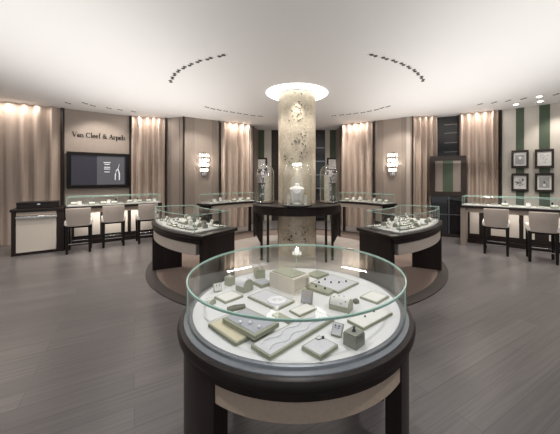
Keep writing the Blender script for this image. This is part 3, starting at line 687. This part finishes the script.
# ------------------------------------------------------------------ straight counters along the walls
def counter(A, B, name_where, depth=.62, leg_first=True, g0=0.0, seed=0, kinds=(), where='', end='', group='', panel_m='cream', front_side=-1, stone=False):
    A = Vector(A); B = Vector(B); d = B-A; L = d.length; rz = math.atan2(d.y, d.x)
    t = thing('jewellery_counter', name_where, 'counter', (A.x, A.y, 0), rz, 'long jewellery counters')
    # local: x along the counter, y towards the wall
    MB().box(0, L, 0, depth, .90, .955).build('worktop', M['dark'], t, bevel=.006)
    MB().box(.14, L-.02, .05, .09, .80, .90).build('apron', M['wall_taupe'], t)
    MB().box(.14, L-.06, .09, depth-.05, .84, .90).build('drawer_tray', M['dark'], t)
    MB().box(0, .10, .02, depth-.02, 0, .90).build('end_panel', M['wall_mid'] if stone else M['darkwood'], t)
    MB().box(L-.10, L, .02, depth-.02, 0, .90).build('end_panel', M['darkwood'], t)
    n = 3; x0, x1 = .10, L-.10
    MB().box(x0, x1, depth-.05, depth-.02, .10, .84).build('back_board', M['darkwood'], t)
    for k in range(n):
        a = x0+(x1-x0)*k/n+.04; b = x0+(x1-x0)*(k+1)/n-.04
        if stone:
            mb = MB(); mb.box(a, a+.2*(b-a), depth-.062, depth-.05, .22, .76); mb.box(a+.45*(b-a), b, depth-.062, depth-.05, .22, .76); mb.build('back_panel', M[panel_m], t)
        else: MB().box(a, b, depth-.062, depth-.05, .20, .76).build('back_panel', M[panel_m], t)
    MB().box(0, L, depth-.16, depth, 0, .10).build('plinth', M['darkwood'], t)
    gx0, gx1, gy0, gy1, zt = g0+.03, L-.03, .05, depth-.04, 1.165
    MB().box(gx0+.01, gx1-.01, gy0+.01, gy1-.01, .955, .968).build('display_deck', M['deck'], t)
    mb = MB(); mb.box(gx0, gx1, gy0, gy0+.006, .955, zt-.006); mb.box(gx0, gx1, gy1-.006, gy1, .955, zt-.006)
    mb.box(gx0, gx0+.006, gy0+.006, gy1-.006, .955, zt-.006); mb.box(gx1-.006, gx1, gy0+.006, gy1-.006, .955, zt-.006); mb.build('glass_wall', M['glass'], t)
    MB().box(gx0, gx1, gy0, gy1, zt-.006, zt).build('glass_lid', M['glass'], t)
    mb = MB(); mb.tube([(gx0, gy0, zt), (gx1, gy0, zt), (gx1, gy1, zt), (gx0, gy1, zt)], .006, 6, True)
    nn = 4
    for k in range(nn+1):
        x = gx0+(gx1-gx0)*k/nn
        mb.box(x-.004, x+.004, gy0-.003, gy0+.004, .955, zt); mb.box(x-.004, x+.004, gy1-.004, gy1+.003, .955, zt)
    mb.build('glass_edge', M['glass_edge'], t)
    mb = MB()
    for k in range(1, nn): x = gx0+(gx1-gx0)*k/nn; mb.box(x-.015, x+.015, gy1-.05, gy1-.02, .968, 1.07)
    mb.build('lock_post', M['legwood'], t)
    l = bpy.data.lights.new('counter_fill_light', 'AREA'); l.shape = 'RECTANGLE'; l.size = L-.4; l.size_y = .03; l.energy = 9; l.color = (1, .93, .86)  # fill light added under the worktop to brighten the back panels
    lo = bpy.data.objects.new('counter_fill_light', l); C.objects.link(lo); lo.parent = t; lo.location = (L/2, .30, .83); lo.rotation_euler = (R(12), 0, 0)
    rnd = random.Random(seed); u = d.normalized(); v = Vector((-u.y, u.x)); N = len(kinds)
    for i, k in enumerate(kinds):
        x = gx0+(gx1-gx0)*(.03+.94*(i+.5)/N); y = (gy0+gy1)/2+(-1)**i*.09
        p = A+u*x+v*y
        small_item(k, (p.x, p.y, .968), rz+rnd.uniform(-.3, .3), .95, '%s in %s from %s' % (ORD[i], where, end), group)
    return t
LA, LB = Vector((-5.80, 5.72)), Vector((-3.52, 7.36)); uL = (LB-LA).normalized()
LC = LA+uL*.84
counter(LC, LB, 'long dark counter with glass top under the television', g0=.0, seed=5, kinds=[2, 4, 3, 2, 5, 2, 4, 2, 0, 3, 2, 4, 2, 5, 2, 4], where='television counter', end='cabinet end', group='jewellery in counter under television', panel_m='cream')
RA, RB = Vector((3.87, 6.68)), Vector((6.55, 4.68))
counter(RA, RB, 'long counter with glass top below the four framed pictures', seed=6, kinds=[3, 0, 5, 2, 0, 4, 0, 2, 0, 5, 3, 0, 2, 0, 5], where='pictures counter', end='curtain end', group='jewellery in counter below pictures', panel_m='cream', stone=True)

# cabinet at the end of the counter, with case on top
cb = thing('cabinet', 'dark cabinet with cream front panel at the end of the television counter', 'cabinet', (LA.x, LA.y, 0), math.atan2(uL.y, uL.x))
W = .83
mb = MB(); mb.box(0, .06, 0, .60, 0, .90); mb.box(W-.12, W, 0, .60, 0, .90); mb.box(.06, W-.12, .06, .60, .0, .90); mb.box(.06, W-.12, 0, .06, 0, .05); mb.build('body', M['darkwood'], cb)
MB().box(-.02, W, -.02, .62, .90, .955).build('top', M['dark'], cb, bevel=.006)
d = MB().box(.07, W-.13, -.008, .05, .06, .80).build('door', M['cream'], cb, bevel=.003)
MB().box(.07, W-.11, -.055, -.008, .765, .80).build('handle', M['chrome'], d, bevel=.004)
MB().box(.07, W-.13, .0, .05, .81, .89).build('drawer', M['wall_taupe'], cb, bevel=.003)
q = LA+uL*.06+Vector((-uL.y, uL.x))*.10
bt = thing('presentation_case', 'low black leather case lying on the dark cabinet', 'case', (q.x, q.y, .955), math.atan2(uL.y, uL.x))
MB().box(0, .68, 0, .34, 0, .085).build('body', M['dark'], bt, bevel=.008); MB().box(-.004, .684, -.004, .344, .088, .135).build('lid', M['dark'], bt, bevel=.008)
mb = MB(); mb.box(.32, .37, -.008, 0, .07, .10); mb.build('clasp', M['chrome'], bt)

# ------------------------------------------------------------------ stools
def make_stool():
    t = thing('bar_stool', 'x', 'stool', (0, 0, 0), 0, 'upholstered counter stools')
    MB().box(-.24, .24, -.20, .25, .585, .70).build('seat', M['seat'], t, bevel=.03, seg=3)
    MB().box(-.225, .225, -.19, .24, .54, .585).build('seat_frame', M['legwood'], t)
    vs = []; fs = []; N = 10; zs = [.575, .66, .80, .93, .965]
    for j, z in enumerate(zs):
        for side in (0, 1):
            for i in range(N+1):
                u = i/N*2-1; hw = .205+.010*(z-.57)/.4; x = u*hw
                y = -.235+.05*u*u*1.0-.05*(z-.57)/.4+(.055 if side else 0)
                if j == 4: y += (.01 if not side else -.01)
                zz = z-(.0 if j < 4 else .006*u*u)
                vs.append((x, y, zz))
    W2 = N+1
    for j in range(len(zs)-1):
        for i in range(N):
            a = j*2*W2+i; b = (j+1)*2*W2+i
            fs.append((a, a+1, b+1, b)); fs.append((a+W2, b+W2, b+W2+1, a+W2+1))
        for i in (0, N):
            a = j*2*W2+i; b = (j+1)*2*W2+i; fs.append((a, b, b+W2, a+W2))
    for i in range(N):
        fs.append((i, i+W2, i+W2+1, i+1)); a = (len(zs)-1)*2*W2+i; fs.append((a, a+1, a+W2+1, a+W2))
    MB().add(vs, fs).build('backrest', M['back'], t, smooth=True, bevel=.008)
    for x, y in ((-.195, -.165), (.195, -.165), (-.195, .215), (.195, .215)):
        mb = MB(); q = .030; k = .72; fy = -.02 if y < 0 else .015
        top = [(x-q, y-q, .54), (x+q, y-q, .54), (x+q, y+q, .54), (x-q, y+q, .54)]
        bot = [(x-q*k, y-q*k+fy, 0), (x+q*k, y-q*k+fy, 0), (x+q*k, y+q*k+fy, 0), (x-q*k, y+q*k+fy, 0)]
        mb.add(bot+top, [(3, 2, 1, 0), (4, 5, 6, 7), (0, 1, 5, 4), (1, 2, 6, 5), (2, 3, 7, 6), (3, 0, 4, 7)]); mb.build('leg', M['legwood'], t)
    MB().tube([(-.195, -.178, .20), (.195, -.178, .20), (.195, .225, .20), (-.195, .225, .20)], .010, 8, True).build('footrest', M['chrome'], t)
    return t
stools = [
    (-4.765, 6.17, 34, 'taupe backed stool next to the cabinet, first along the television counter'),
    (-4.37, 6.71, 35, 'taupe backed stool in the middle of the three at the television counter'),
    (-3.78, 7.10, 36, 'taupe backed stool partly hidden by the curved case, last at the television counter'),
    (4.25, 6.02, -36, 'taupe backed stool near the curtain end of the pictures counter'),
    (4.73, 5.45, -34, 'taupe backed stool at the pictures counter nearest the camera'),
]
first = make_stool()
for i, (x, y, a, lb) in enumerate(stools):
    o = first if i == 0 else copy_tree(first)
    o.location = (x, y, 0); o.rotation_euler = (0, 0, R(a)); o['label'] = lb

# ------------------------------------------------------------------ television and lettering
TA, TBp = Vector((-6.03, 7.30)), Vector((-4.85, 8.24)); uT = (TBp-TA).normalized(); nT = Vector((uT.y, -uT.x)); LT = (TBp-TA).length; aT = math.atan2(uT.y, uT.x)
def on_wall(s, off): p = TA+uT*s+nT*off; return (p.x, p.y)
tx, ty = on_wall(LT/2, .0)
tv = thing('television', 'wide wall mounted television in a deep black frame', 'television', (tx, ty, 1.80), aT)
hw, z0, z1 = LT*.465, -.47, .49
mb = MB(); mb.box(-hw, hw, -.07, 0, z0, z0+.08); mb.box(-hw, hw, -.07, 0, z1-.08, z1); mb.box(-hw, -hw+.09, -.07, 0, z0+.08, z1-.08); mb.box(hw-.09, hw, -.07, 0, z0+.08, z1-.08)
mb.build('frame', M['legwood'], tv, bevel=.004)
sc = MB().box(-hw+.09, hw-.09, -.03, 0, z0+.08, z1-.08).build('screen', M['screen'], tv)
MB().box(-.06, hw-.12, -.033, -.03, z0+.09, z1-.09).build('picture', M['screen_grey'], sc)
MB().box(-hw+.13, -.07, -.033, -.03, z0+.12, z1-.11).build('picture', M['screen'], sc)
mb = MB()
for i, (x, z, wl) in enumerate(((.17, .22, .16), (.17, .17, .12), (.17, .09, .14), (.17, .04, .14), (.17, -.04, .12))): mb.box(x-wl/2, x+wl/2, -.036, -.033, z, z+.02)
mb.build('caption_lettering', M['screen_white'], sc)
mb = MB(); 
mb.tube([(.36, -.034, -.26), (.365, -.034, -.1), (.39, -.034, .02), (.43, -.034, .06), (.46, -.034, .2)], [.008, .014, .014, .010, .006], 6); mb.tube([(.43, -.034, .05), (.46, -.034, -.08), (.46, -.034, -.26)], [.010, .016, .012], 6)
mb.build('pictured_jewel', M['screen_white'], sc, smooth=True)

# lettering in heavy serif capitals and small letters: strokes are (points, width), serifs are thin bars
def letters(text, x0, zb, cap, mname, parent, yoff):
    xh = cap*.62; x = x0
    T, t = cap*.21, cap*.08
    def bar(mb, x1, z1_, x2, z2_, w):
        a = Vector((x1, z1_)); b = Vector((x2, z2_)); d = (b-a).normalized(); n = Vector((-d.y, d.x))*w/2
        p = [a-n, b-n, b+n, a+n]; vs = [(q.x, yoff-.012, q.y) for q in p]+[(q.x, yoff, q.y) for q in p]
        mb.add(vs, [(0, 1, 2, 3), (7, 6, 5, 4), (0, 4, 5, 1), (1, 5, 6, 2), (2, 6, 7, 3), (3, 7, 4, 0)])
    def curve(mb, cx, cz, rx, rz_, a0, a1, wmax=T, wmin=t, n=14):
        for k in range(n):
            p = R(a0+(a1-a0)*k/n); q = R(a0+(a1-a0)*(k+1.15)/n); w = wmin+(wmax-wmin)*abs(math.cos((p+q)/2))
            bar(mb, cx+rx*math.cos(p), cz+rz_*math.sin(p), cx+rx*math.cos(q), cz+rz_*math.sin(q), w)
    def ser(mb, cx, z, w): bar(mb, cx-w/2, z, cx+w/2, z, t)
    for ch in text:
        mb = MB(); h = cap; w = 0
        if ch == 'V':
            w = cap*.95; bar(mb, x+.12*h, zb+h, x+.47*h, zb, T); bar(mb, x+.47*h, zb, x+.82*h, zb+h, t); ser(mb, x+.12*h, zb+h, .34*h); ser(mb, x+.82*h, zb+h, .28*h)
        elif ch == 'A':
            w = cap*1.0; bar(mb, x+.47*h, zb+h, x+.85*h, zb, T); bar(mb, x+.47*h, zb+h, x+.14*h, zb, t); ser(mb, x+.14*h, zb, .28*h); ser(mb, x+.85*h, zb, .32*h); bar(mb, x+.26*h, zb+.35*h, x+.7*h, zb+.35*h, t)
        elif ch == 'C':
            w = cap*.98; curve(mb, x+.5*h, zb+.5*h, .42*h, .47*h, 45, 318); bar(mb, x+.84*h, zb+.98*h, x+.82*h, zb+.66*h, t)
        elif ch == '&':
            w = cap*.95; curve(mb, x+.38*h, zb+.74*h, .18*h, .22*h, -60, 250, T*.8); curve(mb, x+.36*h, zb+.27*h, .28*h, .26*h, 80, 340); bar(mb, x+.25*h, zb+.62*h, x+.85*h, zb, T); bar(mb, x+.62*h, zb+.18*h, x+.78*h, zb+.5*h, t); ser(mb, x+.76*h, zb+.52*h, .22*h)
        elif ch == 'a':
            w = cap*.62; curve(mb, x+.24*h, zb+xh*.3, .16*h, xh*.28, 60, 330); bar(mb, x+.42*h, zb+.02*h, x+.42*h, zb+xh*.72, T); curve(mb, x+.28*h, zb+xh*.72, .15*h, xh*.25, 0, 160, T*.9); ser(mb, x+.47*h, zb, .16*h)
        elif ch == 'n':
            w = cap*.78; bar(mb, x+.14*h, zb, x+.14*h, zb+xh, T); bar(mb, x+.56*h, zb, x+.56*h, zb+xh*.65, T); curve(mb, x+.36*h, zb+xh*.65, .2*h, xh*.32, 0, 170, T*.9); ser(mb, x+.14*h, zb, .26*h); ser(mb, x+.56*h, zb, .26*h); ser(mb, x+.08*h, zb+xh, .14*h)
        elif ch == 'l':
            w = cap*.38; bar(mb, x+.17*h, zb, x+.17*h, zb+h*1.08, T); ser(mb, x+.17*h, zb, .28*h); ser(mb, x+.11*h, zb+h*1.08, .16*h)
        elif ch == 'e':
            w = cap*.64; curve(mb, x+.29*h, zb+xh*.5, .23*h, xh*.48, 10, 315); bar(mb, x+.1*h, zb+xh*.56, x+.5*h, zb+xh*.56, t)
        elif ch == 'f':
            w = cap*.46; bar(mb, x+.18*h, zb, x+.18*h, zb+h*.85, T); curve(mb, x+.34*h, zb+h*.86, .16*h, h*.2, 40, 180, T*.9); bar(mb, x+.04*h, zb+xh, x+.42*h, zb+xh, t); ser(mb, x+.18*h, zb, .28*h)
        elif ch == 'r':
            w = cap*.54; bar(mb, x+.16*h, zb, x+.16*h, zb+xh, T); curve(mb, x+.34*h, zb+xh*.68, .16*h, xh*.26, 40, 170, T*.8); ser(mb, x+.16*h, zb, .28*h); ser(mb, x+.1*h, zb+xh, .14*h)
        elif ch == 'p':
            w = cap*.72; bar(mb, x+.15*h, zb-.36*h, x+.15*h, zb+xh, T); curve(mb, x+.36*h, zb+xh*.5, .22*h, xh*.48, -150, 150); ser(mb, x+.15*h, zb-.36*h, .28*h); ser(mb, x+.09*h, zb+xh, .14*h)
        elif ch == 's':
            w = cap*.5; curve(mb, x+.24*h, zb+xh*.74, .14*h, xh*.22, 20, 230, T*.8); curve(mb, x+.24*h, zb+xh*.27, .15*h, xh*.25, 50, -160, T*.9)
        else:
            x += cap*.42; continue
        mb.build('letter', M[mname], parent); x += w
    return x-x0
sg = thing('wall_sign', 'dark serif lettering on the taupe wall above the television', 'sign', (tx, ty, 0), aT)
cap = .128
letters('Van Cleef & Arpels', -.72, 2.69, cap, 'legwood', sg, -.002)
sg.scale = (.82, 1, 1)

# ------------------------------------------------------------------ wall sconces
def sconce(a, b, s, z, label):
    a = Vector(a); b = Vector(b); u = (b-a).normalized(); n = Vector((u.y, -u.x))
    if n.dot(a-Vector((0, 4))) > 0: n = -n
    p = a+(b-a)*s+n*.014; ang = math.atan2(n.y, n.x)+PI/2
    t = thing('wall_sconce', label, 'wall lamp', (p.x, p.y, z), ang, 'crystal wall sconces')
    MB().box(-.07, .07, -.012, 0, -.34, .36).build('back_plate', M['chrome'], t, bevel=.003)
    for k, zz in enumerate((.27, .12, -.03, -.18)):
        ww = .125 if k < 3 else .10
        mb = MB()
        for j in range(5):
            x = -ww+2*ww*j/4; yy = -.05-.05*math.cos(x/ww*PI/2); mb.lathe([(0, zz-.045), (.02, zz-.036), (.027, zz), (.02, zz+.036), (0, zz+.045)], 8, x, yy)
        mb.build('crystal_tier', M['crystal'], t, smooth=True)
        MB().box(-ww, ww, -.075, -.02, zz-.066, zz-.052).build('tier_bar', M['chrome'], t)
    mb = MB()
    for j in range(3): mb.lathe([(0, -.36), (.014, -.33), (.02, -.27), (0, -.24)], 8, -.05+.05*j, -.06)
    mb.build('crystal_drop', M['pearl'], t, smooth=True)
    l = bpy.data.lights.new('sconce_bulb', 'POINT'); l.energy = 11; l.color = (1, .88, .76); l.shadow_soft_size = .05
    o = bpy.data.objects.new('sconce_bulb', l); C.objects.link(o); o.parent = t; o.location = (0, -.17, .08)
sconce((-3.30, 8.27), (-2.46, 8.90), .53, 2.02, 'lit crystal wall sconce on the bronze bay nearest the television')
sconce((2.46, 8.90), (3.34, 8.24), .52, 2.02, 'lit crystal wall sconce on the bronze bay nearest the mirror')

# ------------------------------------------------------------------ framed pictures on the striped wall
PA, PB = Vector((5.42, 7.53)), Vector((7.75, 5.5)); uP = (PB-PA).normalized(); LP = (PB-PA).length
nP = Vector((uP.y, -uP.x)); nP = nP if nP.dot(PA-Vector((0, 4))) < 0 else -nP
aP = math.atan2(uP.y, uP.x)
def frame(s, z, w, art, label, pos=None, ang=None, group='dark framed jewellery prints', xs=1.0):
    if pos is None:
        p = PA+uP*s+nP*.014; pos = (p.x, p.y); ang = aP
    t = thing('picture_frame', label, 'picture', (pos[0], pos[1], z), ang, group)
    h = w/2; b = w*.13
    t.scale = (xs, 1, 1)
    mb = MB(); mb.box(-h, h, -.04, 0, -h, -h+b); mb.box(-h, h, -.04, 0, h-b, h); mb.box(-h, -h+b, -.04, 0, -h+b, h-b); mb.box(h-b, h, -.04, 0, -h+b, h-b)
    mb.build('frame', M['wall_dark'], t, bevel=.003)
    MB().box(-h+b, h-b, -.02, 0, -h+b, h-b).build('mat_board', M['matboard'], t)
    k = h-b
    mb = MB()
    if art == 'ring':
        MB().box(-k*.74, k*.74, -.023, -.02, -k*.8, k*.66).build('print', M['paper'], t)
        mb.M = Matrix.Translation((0, -.026, 0)) @ Matrix.Rotation(PI/2, 4, 'X'); mb.lathe([(0, 0), (k*.24, 0), (k*.2, .004), (0, .004)], 20, 0, k*.15); mb.build('drawing', M['matboard'], t)
    elif art == 'floral':
        for (x, z, l, a) in ((-.5, .35, .5, 70), (-.2, .55, .4, 20), (.25, -.1, .5, -40), (.05, -.5, .4, 10), (.5, .5, .35, 60), (-.1, .1, .5, -60)):
            mb.M = Matrix.Translation((x*k, -.024, z*k)) @ Matrix.Rotation(R(a), 4, 'Y'); mb.box(-l*k/2, l*k/2, -.003, 0, -k*.035, k*.035)
        mb.M = Matrix.Identity(4); mb.build('drawing', M['paper'], t)
    elif art == 'branch':
        for (x, z, l, a, q) in ((0, 0, 1.3, -28, .05), (-.5, .02, .5, 10, .07), (.45, .42, .3, -50, .13), (.2, -.2, .8, 30, .04), (-.1, .3, .5, -60, .03), (.0, -.5, .3, 0, .05)):
            mb.M = Matrix.Translation((x*k, -.024, z*k)) @ Matrix.Rotation(R(a), 4, 'Y'); mb.box(-l*k/2, l*k/2, -.003, 0, -k*q, k*q)
        mb.M = Matrix.Identity(4); mb.build('drawing', M['ink'], t)
    else:
        MB().box(-k*.72, k*.72, -.023, -.02, -k*.74, k*.74).build('print', M['paper'], t)
        mb.M = Matrix.Translation((0, -.026, 0)) @ Matrix.Rotation(PI/2, 4, 'X')
        mb.lathe([(0, 0), (k*.22, 0), (k*.18, .004), (0, .004)], 14, 0, -k*.38); mb.build('drawing', M['matboard'], t)
        mb = MB(); mb.box(-k*.09, k*.09, -.026, -.023, -.1*k, .18*k); mb.build('drawing', M['ink'], t)
    return t
def wall_s(px):                                     # distance along the pictures wall for a pixel column
    q = (px-CX)/F; return (q*PA.y-PA.x)/(uP.x-q*uP.y)
s1, s2 = wall_s(520), wall_s(544.3)
def zat(px, py): s = wall_s(px); Y = PA.y+uP.y*s; return CH-(py-HY)/F*Y
XS = (wall_s(528.5)-wall_s(511.4))/.46
frame(s1, zat(520, 159.2), .46, 'ring', 'small dark frame with a grey ring print, upper row by the curtain', xs=XS)
frame(s2, zat(544, 158.8), .47, 'floral', 'small dark frame with a pale floral drawing, upper row away from the curtain', xs=XS)
frame(s1, zat(520, 182.3), .46, 'branch', 'small dark frame with a dark branch drawing, lower row by the curtain', xs=XS)
frame(s2, zat(544, 182.6), .47, 'pendant', 'small dark frame with a grey pendant print, lower row away from the curtain', xs=XS)
for sx, side in ((-1, 'television'), (1, 'pictures')):
    for z, row in ((2.12, 'upper'), (1.60, 'lower')):
        frame(0, z, .48, 'floral' if z > 2 else 'ring', 'dark framed print, %s of two on the back wall, %s side' % (row, side), (sx*1.36, 10.585), 0, 'prints on the back wall')

# ------------------------------------------------------------------ standing mirror screen by the smoked window
mr = thing('standing_mirror', 'square dark framed mirror with painted striped reflection standing before the smoked window', 'mirror', (4.12, 7.72, 0), R(-20))
mb = MB(); w2_ = .445; zb, zt = 1.10, 2.20; fb = .13
mb.box(-w2_, w2_, -.06, 0, zb, zb+fb); mb.box(-w2_, w2_, -.06, 0, zt-fb, zt); mb.box(-w2_, -w2_+fb, -.06, 0, zb+fb, zt-fb); mb.box(w2_-fb, w2_, -.06, 0, zb+fb, zt-fb)
mb.build('frame', M['wall_dark'], mr, bevel=.006)
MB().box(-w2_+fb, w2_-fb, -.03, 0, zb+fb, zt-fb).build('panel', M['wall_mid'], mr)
mb = MB(); mb.box(-.12, .13, -.036, -.03, zb+fb, zt-fb); mb.build('reflected_green_stripe', M['green'], mr)  # stripes painted on as the mirror's reflection
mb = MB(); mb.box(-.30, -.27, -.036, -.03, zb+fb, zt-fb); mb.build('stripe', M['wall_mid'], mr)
MB().box(-.40, .46, -.05, .22, .08, zb).build('cabinet_base', M['black_glass'], mr, bevel=.004)
mb = MB(); mb.box(-.42, .48, -.07, .24, 0, .08); mb.build('plinth', M['wall_dark'], mr)
mb = MB(); mb.box(-.40, .46, -.054, -.05, .60, .615); mb.box(.02, .035, -.054, -.05, .09, 1.09); mb.build('seam', M['steel'], mr)

# ------------------------------------------------------------------ ceiling downlights (twin black spots in a pale trim)
def ceil(px, py):
    Y = (HC-CH)*F/(HY-py); return Vector(((px-CX)/F*Y, Y, HC))
def make_down(s=1.0, lit=False):
    t = thing('downlight', 'x', 'downlight', (0, 0, HC))
    MB().box(-.085, .085, -.045, .045, -.006, 0).build('trim', M['padwhite'], t, bevel=.002)
    for sx in (-1, 1):
        MB().lathe([(0, -.012), (.026, -.012), (.032, -.006), (0, -.006)], 14, sx*.042, 0).build('spot', M['lamp'] if lit else M['legwood'], t, smooth=True)
    mb = MB(); mb.box(-.03, .03, -.008, .008, -.010, -.006); mb.build('bridge', M['legwood'], t)
    return t
dproto = make_down(); lproto = None
LARC = [(170.7, 81), (172.4, 77.6), (174.6, 74.1), (178.4, 70.7), (184, 67.3), (190.6, 64.3), (198.8, 61), (209, 58.3), (221.5, 55.3)]
LROW = [(207, 107.1), (213, 108.6), (219.1, 109.7), (225.6, 111), (232.4, 112), (239.3, 113.1), (245.9, 114.2), (253, 115.3), (260.3, 116)]
LFAR = [(68, 102.9), (85, 103), (93, 105.4), (109, 108), (120, 109.5), (133.5, 111.2)]
RARC = [(423, 80), (421.5, 77), (418, 73.5), (414.5, 70.3), (409, 67), (402.5, 63.8), (394.5, 60.8), (385, 58), (373.5, 55)]
RROW = [(334, 115.5), (341.6, 114.7), (348.7, 114), (355.8, 113.1), (362.9, 112.3), (369.5, 111), (376.4, 109.5), (382, 107.8), (388.1, 106.3)]
RFAR = [(480, 104), (494, 102.3), (508, 100.4), (523.4, 98.4), (556, 94.1)]
used = False; dcount = 0
for pts, where, end, cx_, lits in ((LARC, 'near ceiling arc on the television side', 'outer end', 1, ()), (RARC, 'near ceiling arc on the pictures side', 'outer end', 1, ()),
                             (LROW, 'far ceiling arc on the television side', 'outer end', 1, (0,)), (RROW, 'far ceiling arc on the pictures side', 'column', 1, ()),
                             (LFAR, 'ceiling row before the television wall', 'cabinet end', 0, ()), (RFAR, 'ceiling row before the pictures wall', 'curtain end', 0, ())):
    for i, (px, py) in enumerate(pts):
        p = ceil(px, py)
        o = dproto if not used else copy_tree(dproto)
        used = True
        o.location = p; rel = p-CO; o.rotation_euler = (0, 0, math.atan2(rel.y, rel.x)+(PI/2 if not cx_ else PI/2))
        o['label'] = '%s twin downlight of %s from %s' % (ORD[i], where, end); o['group'] = 'black twin downlights'
for k, (px, py, lb) in enumerate(((516, 104.1, 'lit round lamp in the ceiling above the green stripe by the curtain'), (539.2, 96.3, 'lit round lamp in the ceiling further from the pictures wall'), (540.3, 101, 'lit round lamp in the ceiling close above the second green stripe'))):
    t = thing('ceiling_lamp', lb, 'ceiling lamp', ceil(px, py), 0, 'lit round ceiling lamps')
    MB().lathe([(0, -.014), (.045, -.014), (.055, -.008), (0, -.008)], 18).build('lamp_glass', M['lamp'], t, smooth=True)
    MB().lathe([(.05, -.010), (.075, -.010), (.075, 0), (.05, 0)], 18, closed=True).build('trim', M['ceiling'], t, smooth=True)

# ------------------------------------------------------------------ the light of the downlights
spot('downlight_beam', (-1.6, .9, HC-.03), (-.1, 1.8, .8), 100, 46, col=(1, .975, .96))
spot('downlight_beam', (1.6, .9, HC-.03), (.1, 1.8, .8), 100, 46, col=(1, .975, .96))
spot('downlight_beam', (0, 3.3, HC-.03), (0, 1.9, .8), 80, 50, col=(1, .975, .96))
for sx in (-1, 1):
    spot('downlight_beam', (sx*2.2, 4.0, HC-.03), (sx*1.8, 4.5, .9), 130, 52)
    spot('downlight_beam', (sx*1.9, 7.7, HC-.03), (sx*1.85, 8.0, .9), 120, 54)
    spot('downlight_beam', (sx*4.0, 6.2, HC-.03), (sx*4.4, 6.9, .9), 140, 64)
    spot('downlight_beam', (sx*5.0, 5.2, HC-.03), (sx*5.3, 6.0, .9), 140, 64)
    spot('downlight_beam', (sx*.9, 4.7, HC-.03), (sx*.5, 5.6, 1.1), 80, 40)
    spot('downlight_beam', (sx*2.9, 7.4, HC-.03), (sx*2.9, 8.6, 1.6), 90, 80)
    spot('downlight_beam', (sx*3.8, 3.0, HC-.03), (sx*3.8, 3.2, 0), 190, 120, 1, rad=.15)
    spot('downlight_beam', (sx*3.4, 5.4, HC-.03), (sx*3.4, 5.5, 0), 190, 120, 1, rad=.15)
    spot('downlight_beam', (sx*1.3, 8.9, HC-.03), (sx*1.2, 9.6, 1), 120, 110, 1, rad=.1)
    for yy in (5.5, 6.25): spot('ring_light_beam', (sx*.5, yy, HC-.05), (sx*.30, yy+(.15 if yy < 6 else -.1), 0), 60, 70, 1)
spot('ring_light_beam', (0, 5.42, HC-.05), (0, 5.62, 0), 85, 70, 1)
spot('downlight_beam', (-4.9, 6.9, HC-.03), (-5.45, 7.8, 2.0), 80, 90)
spot('downlight_beam', (5.9, 6.2, HC-.03), (6.3, 6.8, 1.8), 60, 90)
